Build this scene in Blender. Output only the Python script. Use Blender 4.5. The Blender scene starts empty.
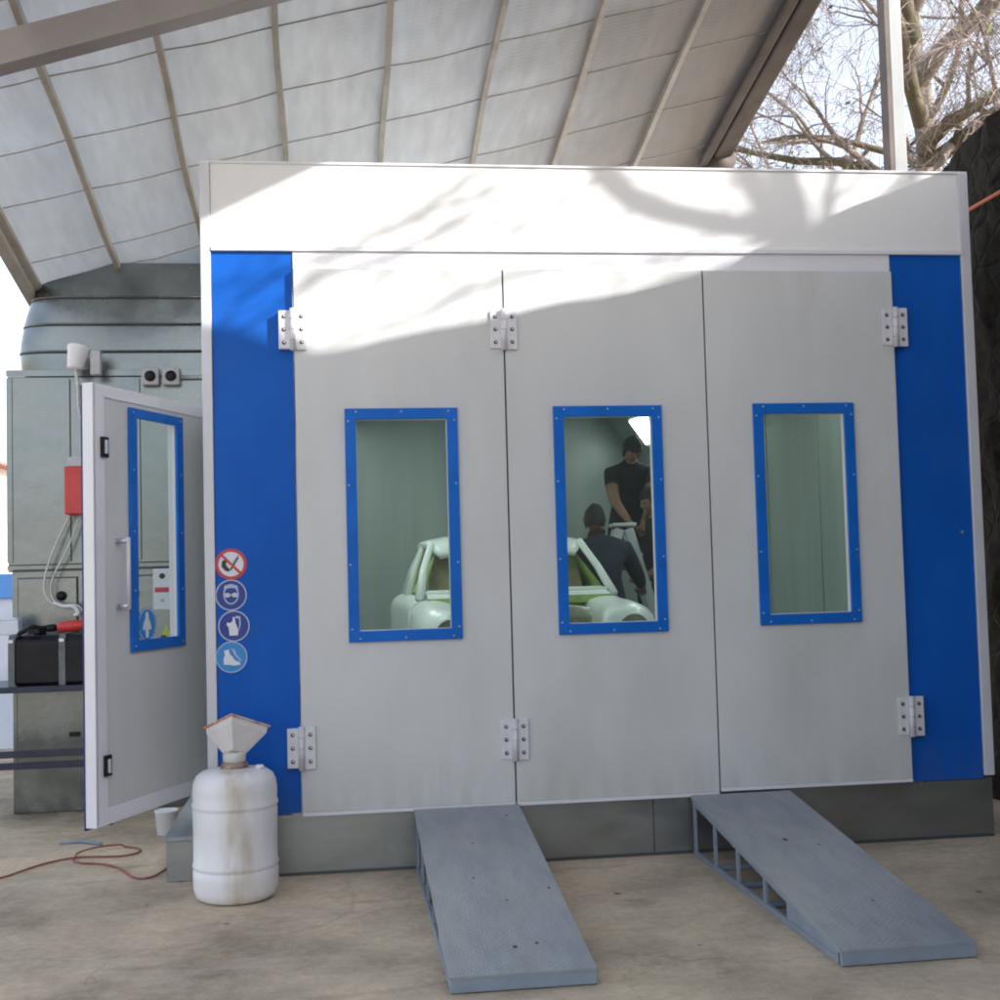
import bpy, math, random
from mathutils import Vector, Matrix, noise
R = math.radians
scene = bpy.context.scene
col = scene.collection

# ------------------------------------------------------------------ materials
def new_mat(name):
    m = bpy.data.materials.new(name); m.use_nodes = True
    nt = m.node_tree; b = nt.nodes['Principled BSDF']
    return m, nt, b

def mat(name, c1, c2=None, scale=5, detail=5, rough=0.5, metal=0.0, bump=0.0, bscale=None, stretch=(1, 1, 1),
        contrast=(0.35, 0.65), rough2=None, spec=0.5, bdist=0.01, dirt=None, dscale=2.0, drange=(0.55, 0.75), coat=0.0, grime=None):
    m, nt, b = new_mat(name)
    N, L = nt.nodes.new, nt.links.new
    tc = N('ShaderNodeTexCoord'); mp = N('ShaderNodeMapping'); mp.inputs['Scale'].default_value = stretch
    L(tc.outputs['Object'], mp.inputs['Vector'])
    no = N('ShaderNodeTexNoise'); no.inputs['Scale'].default_value = scale; no.inputs['Detail'].default_value = detail
    no.inputs['Roughness'].default_value = 0.6
    L(mp.outputs['Vector'], no.inputs['Vector'])
    rp = N('ShaderNodeValToRGB'); rp.color_ramp.elements[0].position = contrast[0]; rp.color_ramp.elements[1].position = contrast[1]
    rp.color_ramp.elements[0].color = (*c1, 1); rp.color_ramp.elements[1].color = (*(c2 or c1), 1)
    L(no.outputs['Fac'], rp.inputs['Fac'])
    out = rp.outputs['Color']
    if dirt:
        n3 = N('ShaderNodeTexNoise'); n3.inputs['Scale'].default_value = dscale; n3.inputs['Detail'].default_value = 8
        n3.inputs['Roughness'].default_value = 0.65
        L(mp.outputs['Vector'], n3.inputs['Vector'])
        r3 = N('ShaderNodeMapRange'); r3.inputs['From Min'].default_value = drange[0]; r3.inputs['From Max'].default_value = drange[1]
        r3.inputs['To Max'].default_value = 0.8
        L(n3.outputs['Fac'], r3.inputs['Value'])
        mx = N('ShaderNodeMix'); mx.data_type = 'RGBA'
        L(r3.outputs['Result'], mx.inputs['Factor']); L(out, mx.inputs['A']); mx.inputs['B'].default_value = (*dirt, 1)
        out = mx.outputs['Result']
    if grime:      # splashed dirt that thins out upwards
        z0, z1, gc = grime
        sx = N('ShaderNodeSeparateXYZ'); L(tc.outputs['Object'], sx.inputs['Vector'])
        mz = N('ShaderNodeMapRange'); mz.inputs['From Min'].default_value = z0; mz.inputs['From Max'].default_value = z1; mz.inputs['To Min'].default_value = .75; mz.inputs['To Max'].default_value = 0
        L(sx.outputs['Z'], mz.inputs['Value'])
        ng = N('ShaderNodeTexNoise'); ng.inputs['Scale'].default_value = 7; ng.inputs['Detail'].default_value = 9; mg = N('ShaderNodeMapping'); mg.inputs['Scale'].default_value = (2.2, 2.2, .5)
        L(tc.outputs['Object'], mg.inputs['Vector']); L(mg.outputs['Vector'], ng.inputs['Vector'])
        rg_ = N('ShaderNodeMapRange'); rg_.inputs['From Min'].default_value = .35; rg_.inputs['From Max'].default_value = .7; L(ng.outputs['Fac'], rg_.inputs['Value'])
        mm = N('ShaderNodeMath'); mm.operation = 'MULTIPLY'; L(mz.outputs['Result'], mm.inputs[0]); L(rg_.outputs['Result'], mm.inputs[1])
        mx = N('ShaderNodeMix'); mx.data_type = 'RGBA'; L(mm.outputs[0], mx.inputs['Factor']); L(out, mx.inputs['A']); mx.inputs['B'].default_value = (*gc, 1); out = mx.outputs['Result']
    L(out, b.inputs['Base Color'])
    b.inputs['Metallic'].default_value = metal
    b.inputs['Specular IOR Level'].default_value = spec
    b.inputs['Coat Weight'].default_value = coat
    if rough2 is None:
        b.inputs['Roughness'].default_value = rough
    else:
        mr = N('ShaderNodeMapRange'); mr.inputs['To Min'].default_value = rough; mr.inputs['To Max'].default_value = rough2
        mr.inputs['From Min'].default_value = 0.3; mr.inputs['From Max'].default_value = 0.7
        L(no.outputs['Fac'], mr.inputs['Value']); L(mr.outputs['Result'], b.inputs['Roughness'])
    if bump:
        n2 = N('ShaderNodeTexNoise'); n2.inputs['Scale'].default_value = bscale or scale * 4; n2.inputs['Detail'].default_value = 6
        L(mp.outputs['Vector'], n2.inputs['Vector'])
        bp = N('ShaderNodeBump'); bp.inputs['Strength'].default_value = bump; bp.inputs['Distance'].default_value = bdist
        L(n2.outputs['Fac'], bp.inputs['Height']); L(bp.outputs['Normal'], b.inputs['Normal'])
    return m

M = {}
def tread(m):      # fine raised teardrop pattern pressed in the sheet
    nt = m.node_tree; N, L = nt.nodes.new, nt.links.new; b = nt.nodes['Principled BSDF']
    tc = N('ShaderNodeTexCoord'); v = N('ShaderNodeTexVoronoi'); v.inputs['Scale'].default_value = 48; v.inputs['Randomness'].default_value = .12
    mp = N('ShaderNodeMapping'); mp.inputs['Rotation'].default_value = (0, 0, .785); L(tc.outputs['Object'], mp.inputs['Vector']); L(mp.outputs['Vector'], v.inputs['Vector'])
    r = N('ShaderNodeMapRange'); r.inputs['From Min'].default_value = .2; r.inputs['From Max'].default_value = .45; r.inputs['To Min'].default_value = 1; r.inputs['To Max'].default_value = 0
    L(v.outputs['Distance'], r.inputs['Value'])
    bp = N('ShaderNodeBump'); bp.inputs['Strength'].default_value = .35; bp.inputs['Distance'].default_value = .003; L(r.outputs['Result'], bp.inputs['Height'])
    old = b.inputs['Normal'].links[0].from_socket; L(old, bp.inputs['Normal']); L(bp.outputs['Normal'], b.inputs['Normal'])
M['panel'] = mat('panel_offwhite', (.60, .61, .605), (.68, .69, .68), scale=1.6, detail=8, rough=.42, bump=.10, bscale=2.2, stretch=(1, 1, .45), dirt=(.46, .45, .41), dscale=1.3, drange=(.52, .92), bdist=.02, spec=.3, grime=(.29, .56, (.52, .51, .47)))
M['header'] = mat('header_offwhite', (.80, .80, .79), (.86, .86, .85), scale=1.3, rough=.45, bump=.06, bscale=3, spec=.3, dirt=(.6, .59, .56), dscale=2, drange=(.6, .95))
M['trim'] = mat('trim_white', (.74, .74, .78), (.80, .80, .83), scale=3, rough=.42, dirt=(.5, .48, .44), dscale=3, drange=(.58, .9))
M['trimd'] = mat('trim_soft', (.62, .62, .66), (.68, .68, .71), scale=3, rough=.4)
M['blue'] = mat('blue_sheet', (.007, .098, .45), (.010, .12, .53), scale=2, rough=.42, bump=.08, bscale=2.2, bdist=.02, stretch=(1, 1, .5), dirt=(.03, .12, .38), dscale=1.8, drange=(.5, .9), spec=.12, grime=(.28, .55, (.05, .11, .32)))
M['bluef'] = mat('blue_frame', (.008, .13, .52), (.012, .155, .62), scale=6, rough=.4, spec=.15, dirt=(.03, .12, .36), dscale=9, drange=(.58, .85))
M['navy'] = mat('blue_skin_shaded', (.01, .02, .16), (.012, .03, .2), scale=3, rough=.4)  # door's blue outer skin, coloured darker to look shadowed
M['hinge'] = mat('hinge_white', (.66, .65, .68), (.76, .75, .77), scale=14, rough=.35, bump=.1, dirt=(.4, .36, .32), dscale=18, drange=(.6, .9))
M['dark'] = mat('dark_gap', (.02, .02, .022), rough=.7)
M['screw'] = mat('screw_metal', (.55, .57, .62), rough=.3, metal=.6)
M['galv'] = mat('galvanised', (.16, .178, .18), (.235, .255, .255), scale=2.5, detail=9, rough=.17, rough2=.36, metal=1.0, bump=.22, bscale=1.2, bdist=.06, dirt=(.13, .14, .14), dscale=1.2, drange=(.48, .85))
M['galv2'] = mat('galvanised_skirt', (.30, .32, .32), (.38, .40, .40), scale=2, detail=9, rough=.28, rough2=.45, metal=.9, bump=.12, bscale=1.5, bdist=.02, dirt=(.26, .25, .22), dscale=2.2, drange=(.5, .8), stretch=(1, 1, 2))
M['seam'] = mat('seam_dark', (.09, .10, .10), rough=.6, metal=.3)
M['ramp'] = mat('ramp_paint', (.26, .285, .31), (.33, .355, .38), scale=9, detail=10, rough=.48, bump=.4, bscale=120, bdist=.003, dirt=(.42, .40, .36), dscale=5.0, drange=(.46, .80), stretch=(1.6, .5, 1))
tread(M['ramp'])
M['rampd'] = mat('ramp_lip', (.24, .29, .355), (.29, .345, .41), scale=9, rough=.5, dirt=(.2, .17, .14), dscale=9, drange=(.6, .8))
M['rust'] = mat('rust_spot', (.10, .06, .04), (.16, .10, .07), scale=30, rough=.9)
M['iwall'] = mat('booth_inner_wall', (.30, .345, .33), (.37, .42, .395), scale=2.2, detail=7, rough=.3, bump=.18, bscale=1.6, bdist=.03, stretch=(1.5, 1.5, .12))
M['ifloor'] = mat('booth_grating', (.16, .17, .17), (.24, .25, .25), scale=8, rough=.6, metal=.3)
M['black'] = mat('black_plastic', (.006, .006, .008), (.016, .016, .02), scale=6, rough=.42, bump=.1, spec=.25)
M['strap'] = mat('strap_grey', (.10, .11, .12), (.16, .17, .18), scale=12, rough=.5, metal=.3)
M['steel_d'] = mat('dark_steel', (.022, .026, .045), (.04, .045, .07), scale=8, rough=.45, metal=.3)
M['red'] = mat('red_enamel', (.52, .03, .025), (.60, .045, .035), scale=6, rough=.35)
M['redhose'] = mat('red_hose', (.26, .05, .04), (.34, .08, .06), scale=20, rough=.5)
M['orange'] = mat('orange_cable', (.75, .16, .05), (.85, .20, .07), scale=9, rough=.5)
M['greyplastic'] = mat('grey_plastic', (.42, .43, .45), (.5, .51, .53), scale=10, rough=.4)
M['whiteplastic'] = mat('white_plastic', (.72, .73, .76), (.78, .79, .82), scale=6, rough=.4)
M['cable'] = mat('cable_pale', (.5, .5, .48), (.62, .62, .6), scale=20, rough=.5)
M['canL'] = None
M['rib'] = mat('rib_offwhite', (.38, .34, .29), (.50, .46, .40), scale=5, rough=.5, dirt=(.25, .22, .18), dscale=4)
M['beam'] = mat('beam_grey', (.27, .245, .24), (.34, .31, .30), scale=3, rough=.55, bump=.1)
M['beamd'] = mat('edge_brown', (.055, .043, .038), (.10, .08, .065), scale=4, rough=.7, bump=.2)
M['seamc'] = mat('canopy_seam', (.34, .32, .28), (.46, .44, .40), scale=6, rough=.8)
M['post'] = mat('post_grey', (.19, .20, .20), (.25, .26, .26), scale=3, rough=.5, stretch=(2, 2, .5))
M['ladder'] = mat('ladder_alu', (.60, .62, .64), (.70, .72, .73), scale=12, rough=.35, metal=.35)
M['skin'] = mat('skin', (.22, .11, .07), (.28, .15, .10), scale=12, rough=.55)
M['cloth'] = mat('black_cloth', (.006, .006, .008), (.016, .016, .02), scale=14, rough=.9, bump=.3, bscale=10)
M['cloth2'] = mat('navy_cloth', (.010, .011, .024), (.02, .024, .045), scale=14, rough=.9, bump=.3, bscale=10)
M['hair'] = mat('black_hair', (.008, .007, .007), (.02, .017, .015), scale=40, rough=.8, bump=.5, bscale=60)
M['carwhite'] = mat('car_primer', (.80, .84, .82), (.86, .89, .87), scale=4, rough=.25)
M['cargreen'] = mat('car_green_primer', (.24, .36, .08), (.42, .55, .18), scale=5, rough=.6)
M['carbrown'] = mat('car_bay', (.13, .13, .09), (.26, .27, .19), scale=7, rough=.7, bump=.3)
M['kraft'] = mat('masking_paper', (.30, .24, .16), (.40, .40, .22), scale=6, rough=.8, bump=.3)
M['tyre'] = mat('tyre', (.02, .02, .02), rough=.8)
M['bark'] = mat('bark', (.13, .11, .09), (.24, .20, .16), scale=9, rough=.9, bump=.6, bscale=25)
M['moss'] = mat('mossy_bark', (.09, .09, .04), (.17, .13, .09), scale=6, rough=.95, bump=.7, bscale=18)
M['twig'] = mat('twig', (.17, .135, .13), (.30, .25, .22), scale=9, rough=.9)
M['leaf'] = mat('ivy_leaf', (.05, .07, .02), (.10, .13, .035), scale=4, rough=.7)
M['dry'] = mat('dry_grass', (.16, .12, .07), (.26, .2, .12), scale=4, rough=.9)
M['wallw'] = mat('whitewash', (.62, .68, .78), (.80, .84, .90), scale=2, rough=.8, bump=.3, dirt=(.4, .4, .42), dscale=2)
M['wallb'] = mat('blue_coping', (.10, .30, .75), (.14, .36, .82), scale=3, rough=.6)
M['tan'] = mat('tan_render', (.60, .50, .45), (.70, .60, .54), scale=2, rough=.85, bump=.2)
M['tile'] = mat('roof_tile', (.35, .16, .11), (.45, .22, .15), scale=6, rough=.85)
M['stickwhite'] = mat('sticker_white', (.72, .74, .78), rough=.4)
M['stickgrey'] = mat('sticker_pale', (.42, .50, .68), rough=.4)
M['stickred'] = mat('sticker_red', (.55, .04, .05), rough=.4)
M['sticknavy'] = mat('sticker_navy', (.006, .035, .26), rough=.4)
M['stickcyan'] = mat('sticker_cyan', (.02, .25, .62), rough=.4)
M['stickyellow'] = mat('sticker_yellow', (.62, .60, .06), rough=.4)
M['blackstick'] = mat('sticker_black', (.012, .012, .014), rough=.4)
M['funnel'] = mat('funnel_white', (.66, .63, .62), (.76, .73, .72), scale=6, rough=.45, dirt=(.42, .28, .17), dscale=9, drange=(.55, .8))
M['funnelrust'] = mat('funnel_stained', (.50, .24, .13), (.60, .50, .45), scale=14, rough=.6, contrast=(.42, .55))
M['neck'] = mat('neck_redbrown', (.16, .07, .05), (.42, .34, .28), scale=12, rough=.5)
M['clear'] = mat('clear_plastic', (.50, .49, .45), (.6, .58, .55), scale=8, rough=.2)

def ground_mat():
    m, nt, b = new_mat('dusty_concrete'); N, L = nt.nodes.new, nt.links.new
    tc = N('ShaderNodeTexCoord')
    def nz(s, d=8, r=.6, st=None):
        n = N('ShaderNodeTexNoise'); n.inputs['Scale'].default_value = s; n.inputs['Detail'].default_value = d; n.inputs['Roughness'].default_value = r
        if st:
            mp = N('ShaderNodeMapping'); mp.inputs['Scale'].default_value = st; mp.inputs['Rotation'].default_value = (0, 0, .15)
            L(tc.outputs['Object'], mp.inputs['Vector']); L(mp.outputs['Vector'], n.inputs['Vector'])
        else: L(tc.outputs['Object'], n.inputs['Vector'])
        return n
    a = nz(1.1, 9, .62); r1 = N('ShaderNodeValToRGB')
    e = r1.color_ramp.elements; e[0].position = .34; e[0].color = (.32, .265, .195, 1); e[1].position = .64; e[1].color = (.70, .58, .43, 1)
    k = e.new(.5); k.color = (.53, .445, .335, 1)
    L(a.outputs['Fac'], r1.inputs['Fac'])
    f = nz(22, 12, .78); r2 = N('ShaderNodeValToRGB'); r2.color_ramp.elements[0].position = .33; r2.color_ramp.elements[1].position = .62
    r2.color_ramp.elements[0].color = (.80, .79, .77, 1); r2.color_ramp.elements[1].color = (1.12, 1.1, 1.08, 1)
    L(f.outputs['Fac'], r2.inputs['Fac'])
    mu = N('ShaderNodeMix'); mu.data_type = 'RGBA'; mu.blend_type = 'MULTIPLY'; mu.inputs['Factor'].default_value = 1
    L(r1.outputs['Color'], mu.inputs['A']); L(r2.outputs['Color'], mu.inputs['B'])
    # dark oily stains and dust streaks
    s = nz(2.3, 6, .55, (1, 2.2, 1)); rs = N('ShaderNodeMapRange'); rs.inputs['From Min'].default_value = .58; rs.inputs['From Max'].default_value = .74; rs.inputs['To Max'].default_value = .6
    L(s.outputs['Fac'], rs.inputs['Value'])
    m2 = N('ShaderNodeMix'); m2.data_type = 'RGBA'; L(rs.outputs['Result'], m2.inputs['Factor']); L(mu.outputs['Result'], m2.inputs['A']); m2.inputs['B'].default_value = (.24, .18, .13, 1)
    d = nz(1.7, 8, .7, (.35, 1.7, 1)); rd = N('ShaderNodeMapRange'); rd.inputs['From Min'].default_value = .55; rd.inputs['From Max'].default_value = .75; rd.inputs['To Max'].default_value = .5
    L(d.outputs['Fac'], rd.inputs['Value'])
    m3 = N('ShaderNodeMix'); m3.data_type = 'RGBA'; L(rd.outputs['Result'], m3.inputs['Factor']); L(m2.outputs['Result'], m3.inputs['A']); m3.inputs['B'].default_value = (.70, .63, .55, 1)
    # scattered dark specks
    v = N('ShaderNodeTexVoronoi'); v.inputs['Scale'].default_value = 3.2; L(tc.outputs['Object'], v.inputs['Vector'])
    rv = N('ShaderNodeMapRange'); rv.inputs['From Min'].default_value = .035; rv.inputs['From Max'].default_value = .06; rv.inputs['To Min'].default_value = .75; rv.inputs['To Max'].default_value = 0
    L(v.outputs['Distance'], rv.inputs['Value'])
    m4 = N('ShaderNodeMix'); m4.data_type = 'RGBA'; L(rv.outputs['Result'], m4.inputs['Factor']); L(m3.outputs['Result'], m4.inputs['A']); m4.inputs['B'].default_value = (.06, .05, .045, 1)
    wn = nz(2.0, 6, .6); wm = N('ShaderNodeMix'); wm.data_type = 'RGBA'; wm.inputs['Factor'].default_value = .35; L(tc.outputs['Object'], wm.inputs['A']); L(wn.outputs['Color'], wm.inputs['B'])
    vc = N('ShaderNodeTexVoronoi'); vc.feature = 'DISTANCE_TO_EDGE'; vc.inputs['Scale'].default_value = .75; L(wm.outputs['Result'], vc.inputs['Vector'])
    rc = N('ShaderNodeMapRange'); rc.inputs['From Min'].default_value = .0; rc.inputs['From Max'].default_value = .006; rc.inputs['To Min'].default_value = .22; rc.inputs['To Max'].default_value = 0; L(vc.outputs['Distance'], rc.inputs['Value'])
    m5 = N('ShaderNodeMix'); m5.data_type = 'RGBA'; L(rc.outputs['Result'], m5.inputs['Factor']); L(m4.outputs['Result'], m5.inputs['A']); m5.inputs['B'].default_value = (.12, .10, .08, 1)
    L(m5.outputs['Result'], b.inputs['Base Color']); b.inputs['Roughness'].default_value = .85; b.inputs['Specular IOR Level'].default_value = .25
    bp = N('ShaderNodeBump'); bp.inputs['Strength'].default_value = .4; bp.inputs['Distance'].default_value = .008
    bb = nz(60, 8, .7); L(bb.outputs['Fac'], bp.inputs['Height']); L(bp.outputs['Normal'], b.inputs['Normal'])
    return m
M['ground'] = ground_mat()

def canopy_mat():
    m, nt, b = new_mat('canopy_sheet'); N, L = nt.nodes.new, nt.links.new
    tc = N('ShaderNodeTexCoord'); sp = N('ShaderNodeSeparateXYZ'); L(tc.outputs['Object'], sp.inputs['Vector'])
    n = N('ShaderNodeTexNoise'); n.inputs['Scale'].default_value = 1.3; n.inputs['Detail'].default_value = 8; L(tc.outputs['Object'], n.inputs['Vector'])
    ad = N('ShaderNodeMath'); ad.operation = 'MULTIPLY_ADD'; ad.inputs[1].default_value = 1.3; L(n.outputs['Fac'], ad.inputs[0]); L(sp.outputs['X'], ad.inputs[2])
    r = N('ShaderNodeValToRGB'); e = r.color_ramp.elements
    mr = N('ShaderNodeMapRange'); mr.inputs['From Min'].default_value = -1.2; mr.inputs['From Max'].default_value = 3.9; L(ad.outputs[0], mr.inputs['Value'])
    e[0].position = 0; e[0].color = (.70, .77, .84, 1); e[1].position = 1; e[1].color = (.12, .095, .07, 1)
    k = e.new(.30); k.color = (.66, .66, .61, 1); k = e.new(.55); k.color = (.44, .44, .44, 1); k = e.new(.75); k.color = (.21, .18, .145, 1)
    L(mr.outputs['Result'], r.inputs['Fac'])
    n2 = N('ShaderNodeTexNoise'); n2.inputs['Scale'].default_value = 5; n2.inputs['Detail'].default_value = 8
    mp = N('ShaderNodeMapping'); mp.inputs['Scale'].default_value = (3, .6, 1); L(tc.outputs['Object'], mp.inputs['Vector']); L(mp.outputs['Vector'], n2.inputs['Vector'])
    r2 = N('ShaderNodeValToRGB'); r2.color_ramp.elements[0].position = .3; r2.color_ramp.elements[1].position = .65
    r2.color_ramp.elements[0].color = (.84, .82, .78, 1); r2.color_ramp.elements[1].color = (1.05, 1.05, 1.05, 1); L(n2.outputs['Fac'], r2.inputs['Fac'])
    mu = N('ShaderNodeMix'); mu.data_type = 'RGBA'; mu.blend_type = 'MULTIPLY'; mu.inputs['Factor'].default_value = 1
    L(r.outputs['Color'], mu.inputs['A']); L(r2.outputs['Color'], mu.inputs['B']); L(mu.outputs['Result'], b.inputs['Base Color'])
    b.inputs['Roughness'].default_value = .36; b.inputs['Specular IOR Level'].default_value = .6
    w = N('ShaderNodeTexWave'); w.wave_type = 'BANDS'; w.bands_direction = 'Y'; w.inputs['Scale'].default_value = 9; w.inputs['Distortion'].default_value = .6
    L(tc.outputs['Object'], w.inputs['Vector'])
    b1 = N('ShaderNodeBump'); b1.inputs['Strength'].default_value = .10; b1.inputs['Distance'].default_value = .006; L(w.outputs['Fac'], b1.inputs['Height'])
    b2 = N('ShaderNodeBump'); b2.inputs['Strength'].default_value = .3; b2.inputs['Distance'].default_value = .06; L(n.outputs['Fac'], b2.inputs['Height']); L(b1.outputs['Normal'], b2.inputs['Normal'])
    L(b2.outputs['Normal'], b.inputs['Normal'])
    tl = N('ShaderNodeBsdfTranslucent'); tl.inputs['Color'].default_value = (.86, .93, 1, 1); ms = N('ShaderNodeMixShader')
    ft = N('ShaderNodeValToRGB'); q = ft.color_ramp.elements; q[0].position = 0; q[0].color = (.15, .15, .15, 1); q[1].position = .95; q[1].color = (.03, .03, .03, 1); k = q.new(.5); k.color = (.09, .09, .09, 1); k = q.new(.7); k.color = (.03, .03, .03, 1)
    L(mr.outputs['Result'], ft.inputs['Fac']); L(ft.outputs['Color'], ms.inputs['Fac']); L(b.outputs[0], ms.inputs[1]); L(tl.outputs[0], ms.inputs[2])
    L(ms.outputs[0], nt.nodes['Material Output'].inputs['Surface'])
    return m
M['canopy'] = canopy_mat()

def jug_mat():
    m, nt, b = new_mat('jug_dirty_white'); N, L = nt.nodes.new, nt.links.new
    tc = N('ShaderNodeTexCoord'); sp = N('ShaderNodeSeparateXYZ'); L(tc.outputs['Object'], sp.inputs['Vector'])
    n = N('ShaderNodeTexNoise'); n.inputs['Scale'].default_value = 5; n.inputs['Detail'].default_value = 8
    mp = N('ShaderNodeMapping'); mp.inputs['Scale'].default_value = (2.4, 2.4, .7); L(tc.outputs['Object'], mp.inputs['Vector']); L(mp.outputs['Vector'], n.inputs['Vector'])
    # drip stain running down from the neck on the side that faces the yard
    ab = N('ShaderNodeMath'); ab.operation = 'ADD'; ab.inputs[1].default_value = -.02; L(sp.outputs['X'], ab.inputs[0])
    a2 = N('ShaderNodeMath'); a2.operation = 'ABSOLUTE'; L(ab.outputs[0], a2.inputs[0])
    mr = N('ShaderNodeMapRange'); mr.interpolation_type = 'SMOOTHSTEP'; mr.inputs['From Min'].default_value = .03; mr.inputs['From Max'].default_value = .11
    mr.inputs['To Min'].default_value = 1; mr.inputs['To Max'].default_value = .12; L(a2.outputs[0], mr.inputs['Value'])
    mn = N('ShaderNodeMapRange'); mn.inputs['From Min'].default_value = .3; mn.inputs['From Max'].default_value = .7; L(n.outputs['Fac'], mn.inputs['Value'])
    ml = N('ShaderNodeMath'); ml.operation = 'MULTIPLY'; L(mr.outputs['Result'], ml.inputs[0]); L(mn.outputs['Result'], ml.inputs[1])
    rp = N('ShaderNodeValToRGB'); e = rp.color_ramp.elements; e[0].position = 0; e[0].color = (.80, .80, .82, 1); e[1].position = 1; e[1].color = (.50, .43, .34, 1)
    k = e.new(.35); k.color = (.72, .70, .68, 1); L(ml.outputs[0], rp.inputs['Fac'])
    L(rp.outputs['Color'], b.inputs['Base Color']); b.inputs['Roughness'].default_value = .42
    b.inputs['Subsurface Weight'].default_value = .15; b.inputs['Subsurface Radius'].default_value = (.05, .05, .05)
    bp = N('ShaderNodeBump'); bp.inputs['Strength'].default_value = .15; bp.inputs['Distance'].default_value = .01; L(n.outputs['Fac'], bp.inputs['Height']); L(bp.outputs['Normal'], b.inputs['Normal'])
    return m
M['jug'] = jug_mat()

def stone_mat():
    m, nt, b = new_mat('dark_stone'); N, L = nt.nodes.new, nt.links.new
    tc = N('ShaderNodeTexCoord')
    v = N('ShaderNodeTexVoronoi'); v.inputs['Scale'].default_value = 4.5; v.feature = 'DISTANCE_TO_EDGE'; L(tc.outputs['Object'], v.inputs['Vector'])
    n = N('ShaderNodeTexNoise'); n.inputs['Scale'].default_value = 11; n.inputs['Detail'].default_value = 12; n.inputs['Roughness'].default_value = .78; L(tc.outputs['Object'], n.inputs['Vector'])
    r = N('ShaderNodeValToRGB'); e = r.color_ramp.elements; e[0].position = .38; e[0].color = (.008, .007, .006, 1); e[1].position = .70; e[1].color = (.06, .047, .035, 1)
    L(n.outputs['Fac'], r.inputs['Fac']); L(r.outputs['Color'], b.inputs['Base Color']); b.inputs['Roughness'].default_value = .95
    mr = N('ShaderNodeMapRange'); mr.inputs['From Max'].default_value = .08; L(v.outputs['Distance'], mr.inputs['Value'])
    ad = N('ShaderNodeMath'); ad.operation = 'ADD'; L(mr.outputs['Result'], ad.inputs[0]); L(n.outputs['Fac'], ad.inputs[1])
    bp = N('ShaderNodeBump'); bp.inputs['Strength'].default_value = .8; bp.inputs['Distance'].default_value = .04; L(ad.outputs[0], bp.inputs['Height']); L(bp.outputs['Normal'], b.inputs['Normal'])
    return m
M['stone'] = stone_mat()

def glass_mat(name, tint, haze=.05):
    m = bpy.data.materials.new(name); m.use_nodes = True; nt = m.node_tree; nt.nodes.clear(); N, L = nt.nodes.new, nt.links.new
    o = N('ShaderNodeOutputMaterial'); t = N('ShaderNodeBsdfTransparent'); t.inputs['Color'].default_value = (*tint, 1)
    g = N('ShaderNodeBsdfGlossy'); g.inputs['Roughness'].default_value = .03; g.inputs['Color'].default_value = (.9, .95, .95, 1)
    df = N('ShaderNodeBsdfDiffuse'); df.inputs['Color'].default_value = (.5, .6, .55, 1)  # diffuse colour mixed in as a milky haze over the view inside
    fr = N('ShaderNodeFresnel'); fr.inputs['IOR'].default_value = 1.12
    x0 = N('ShaderNodeMixShader'); x0.inputs['Fac'].default_value = haze; L(t.outputs[0], x0.inputs[1]); L(df.outputs[0], x0.inputs[2])
    x = N('ShaderNodeMixShader'); L(fr.outputs[0], x.inputs['Fac']); L(x0.outputs[0], x.inputs[1]); L(g.outputs[0], x.inputs[2]); L(x.outputs[0], o.inputs['Surface'])
    return m
M['glass'] = glass_mat('green_glass', (.80, .90, .85), .05)
M['glassd'] = glass_mat('door_glass', (.80, .86, .86), .04)
def emit(name, c, s):
    m = bpy.data.materials.new(name); m.use_nodes = True; nt = m.node_tree; b = nt.nodes['Principled BSDF']
    b.inputs['Base Color'].default_value = (.8, .8, .8, 1); b.inputs['Emission Color'].default_value = (*c, 1); b.inputs['Emission Strength'].default_value = s
    return m
M['lamp'] = emit('booth_tube_light', (.92, 1.0, .98), 10.0)

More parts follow.
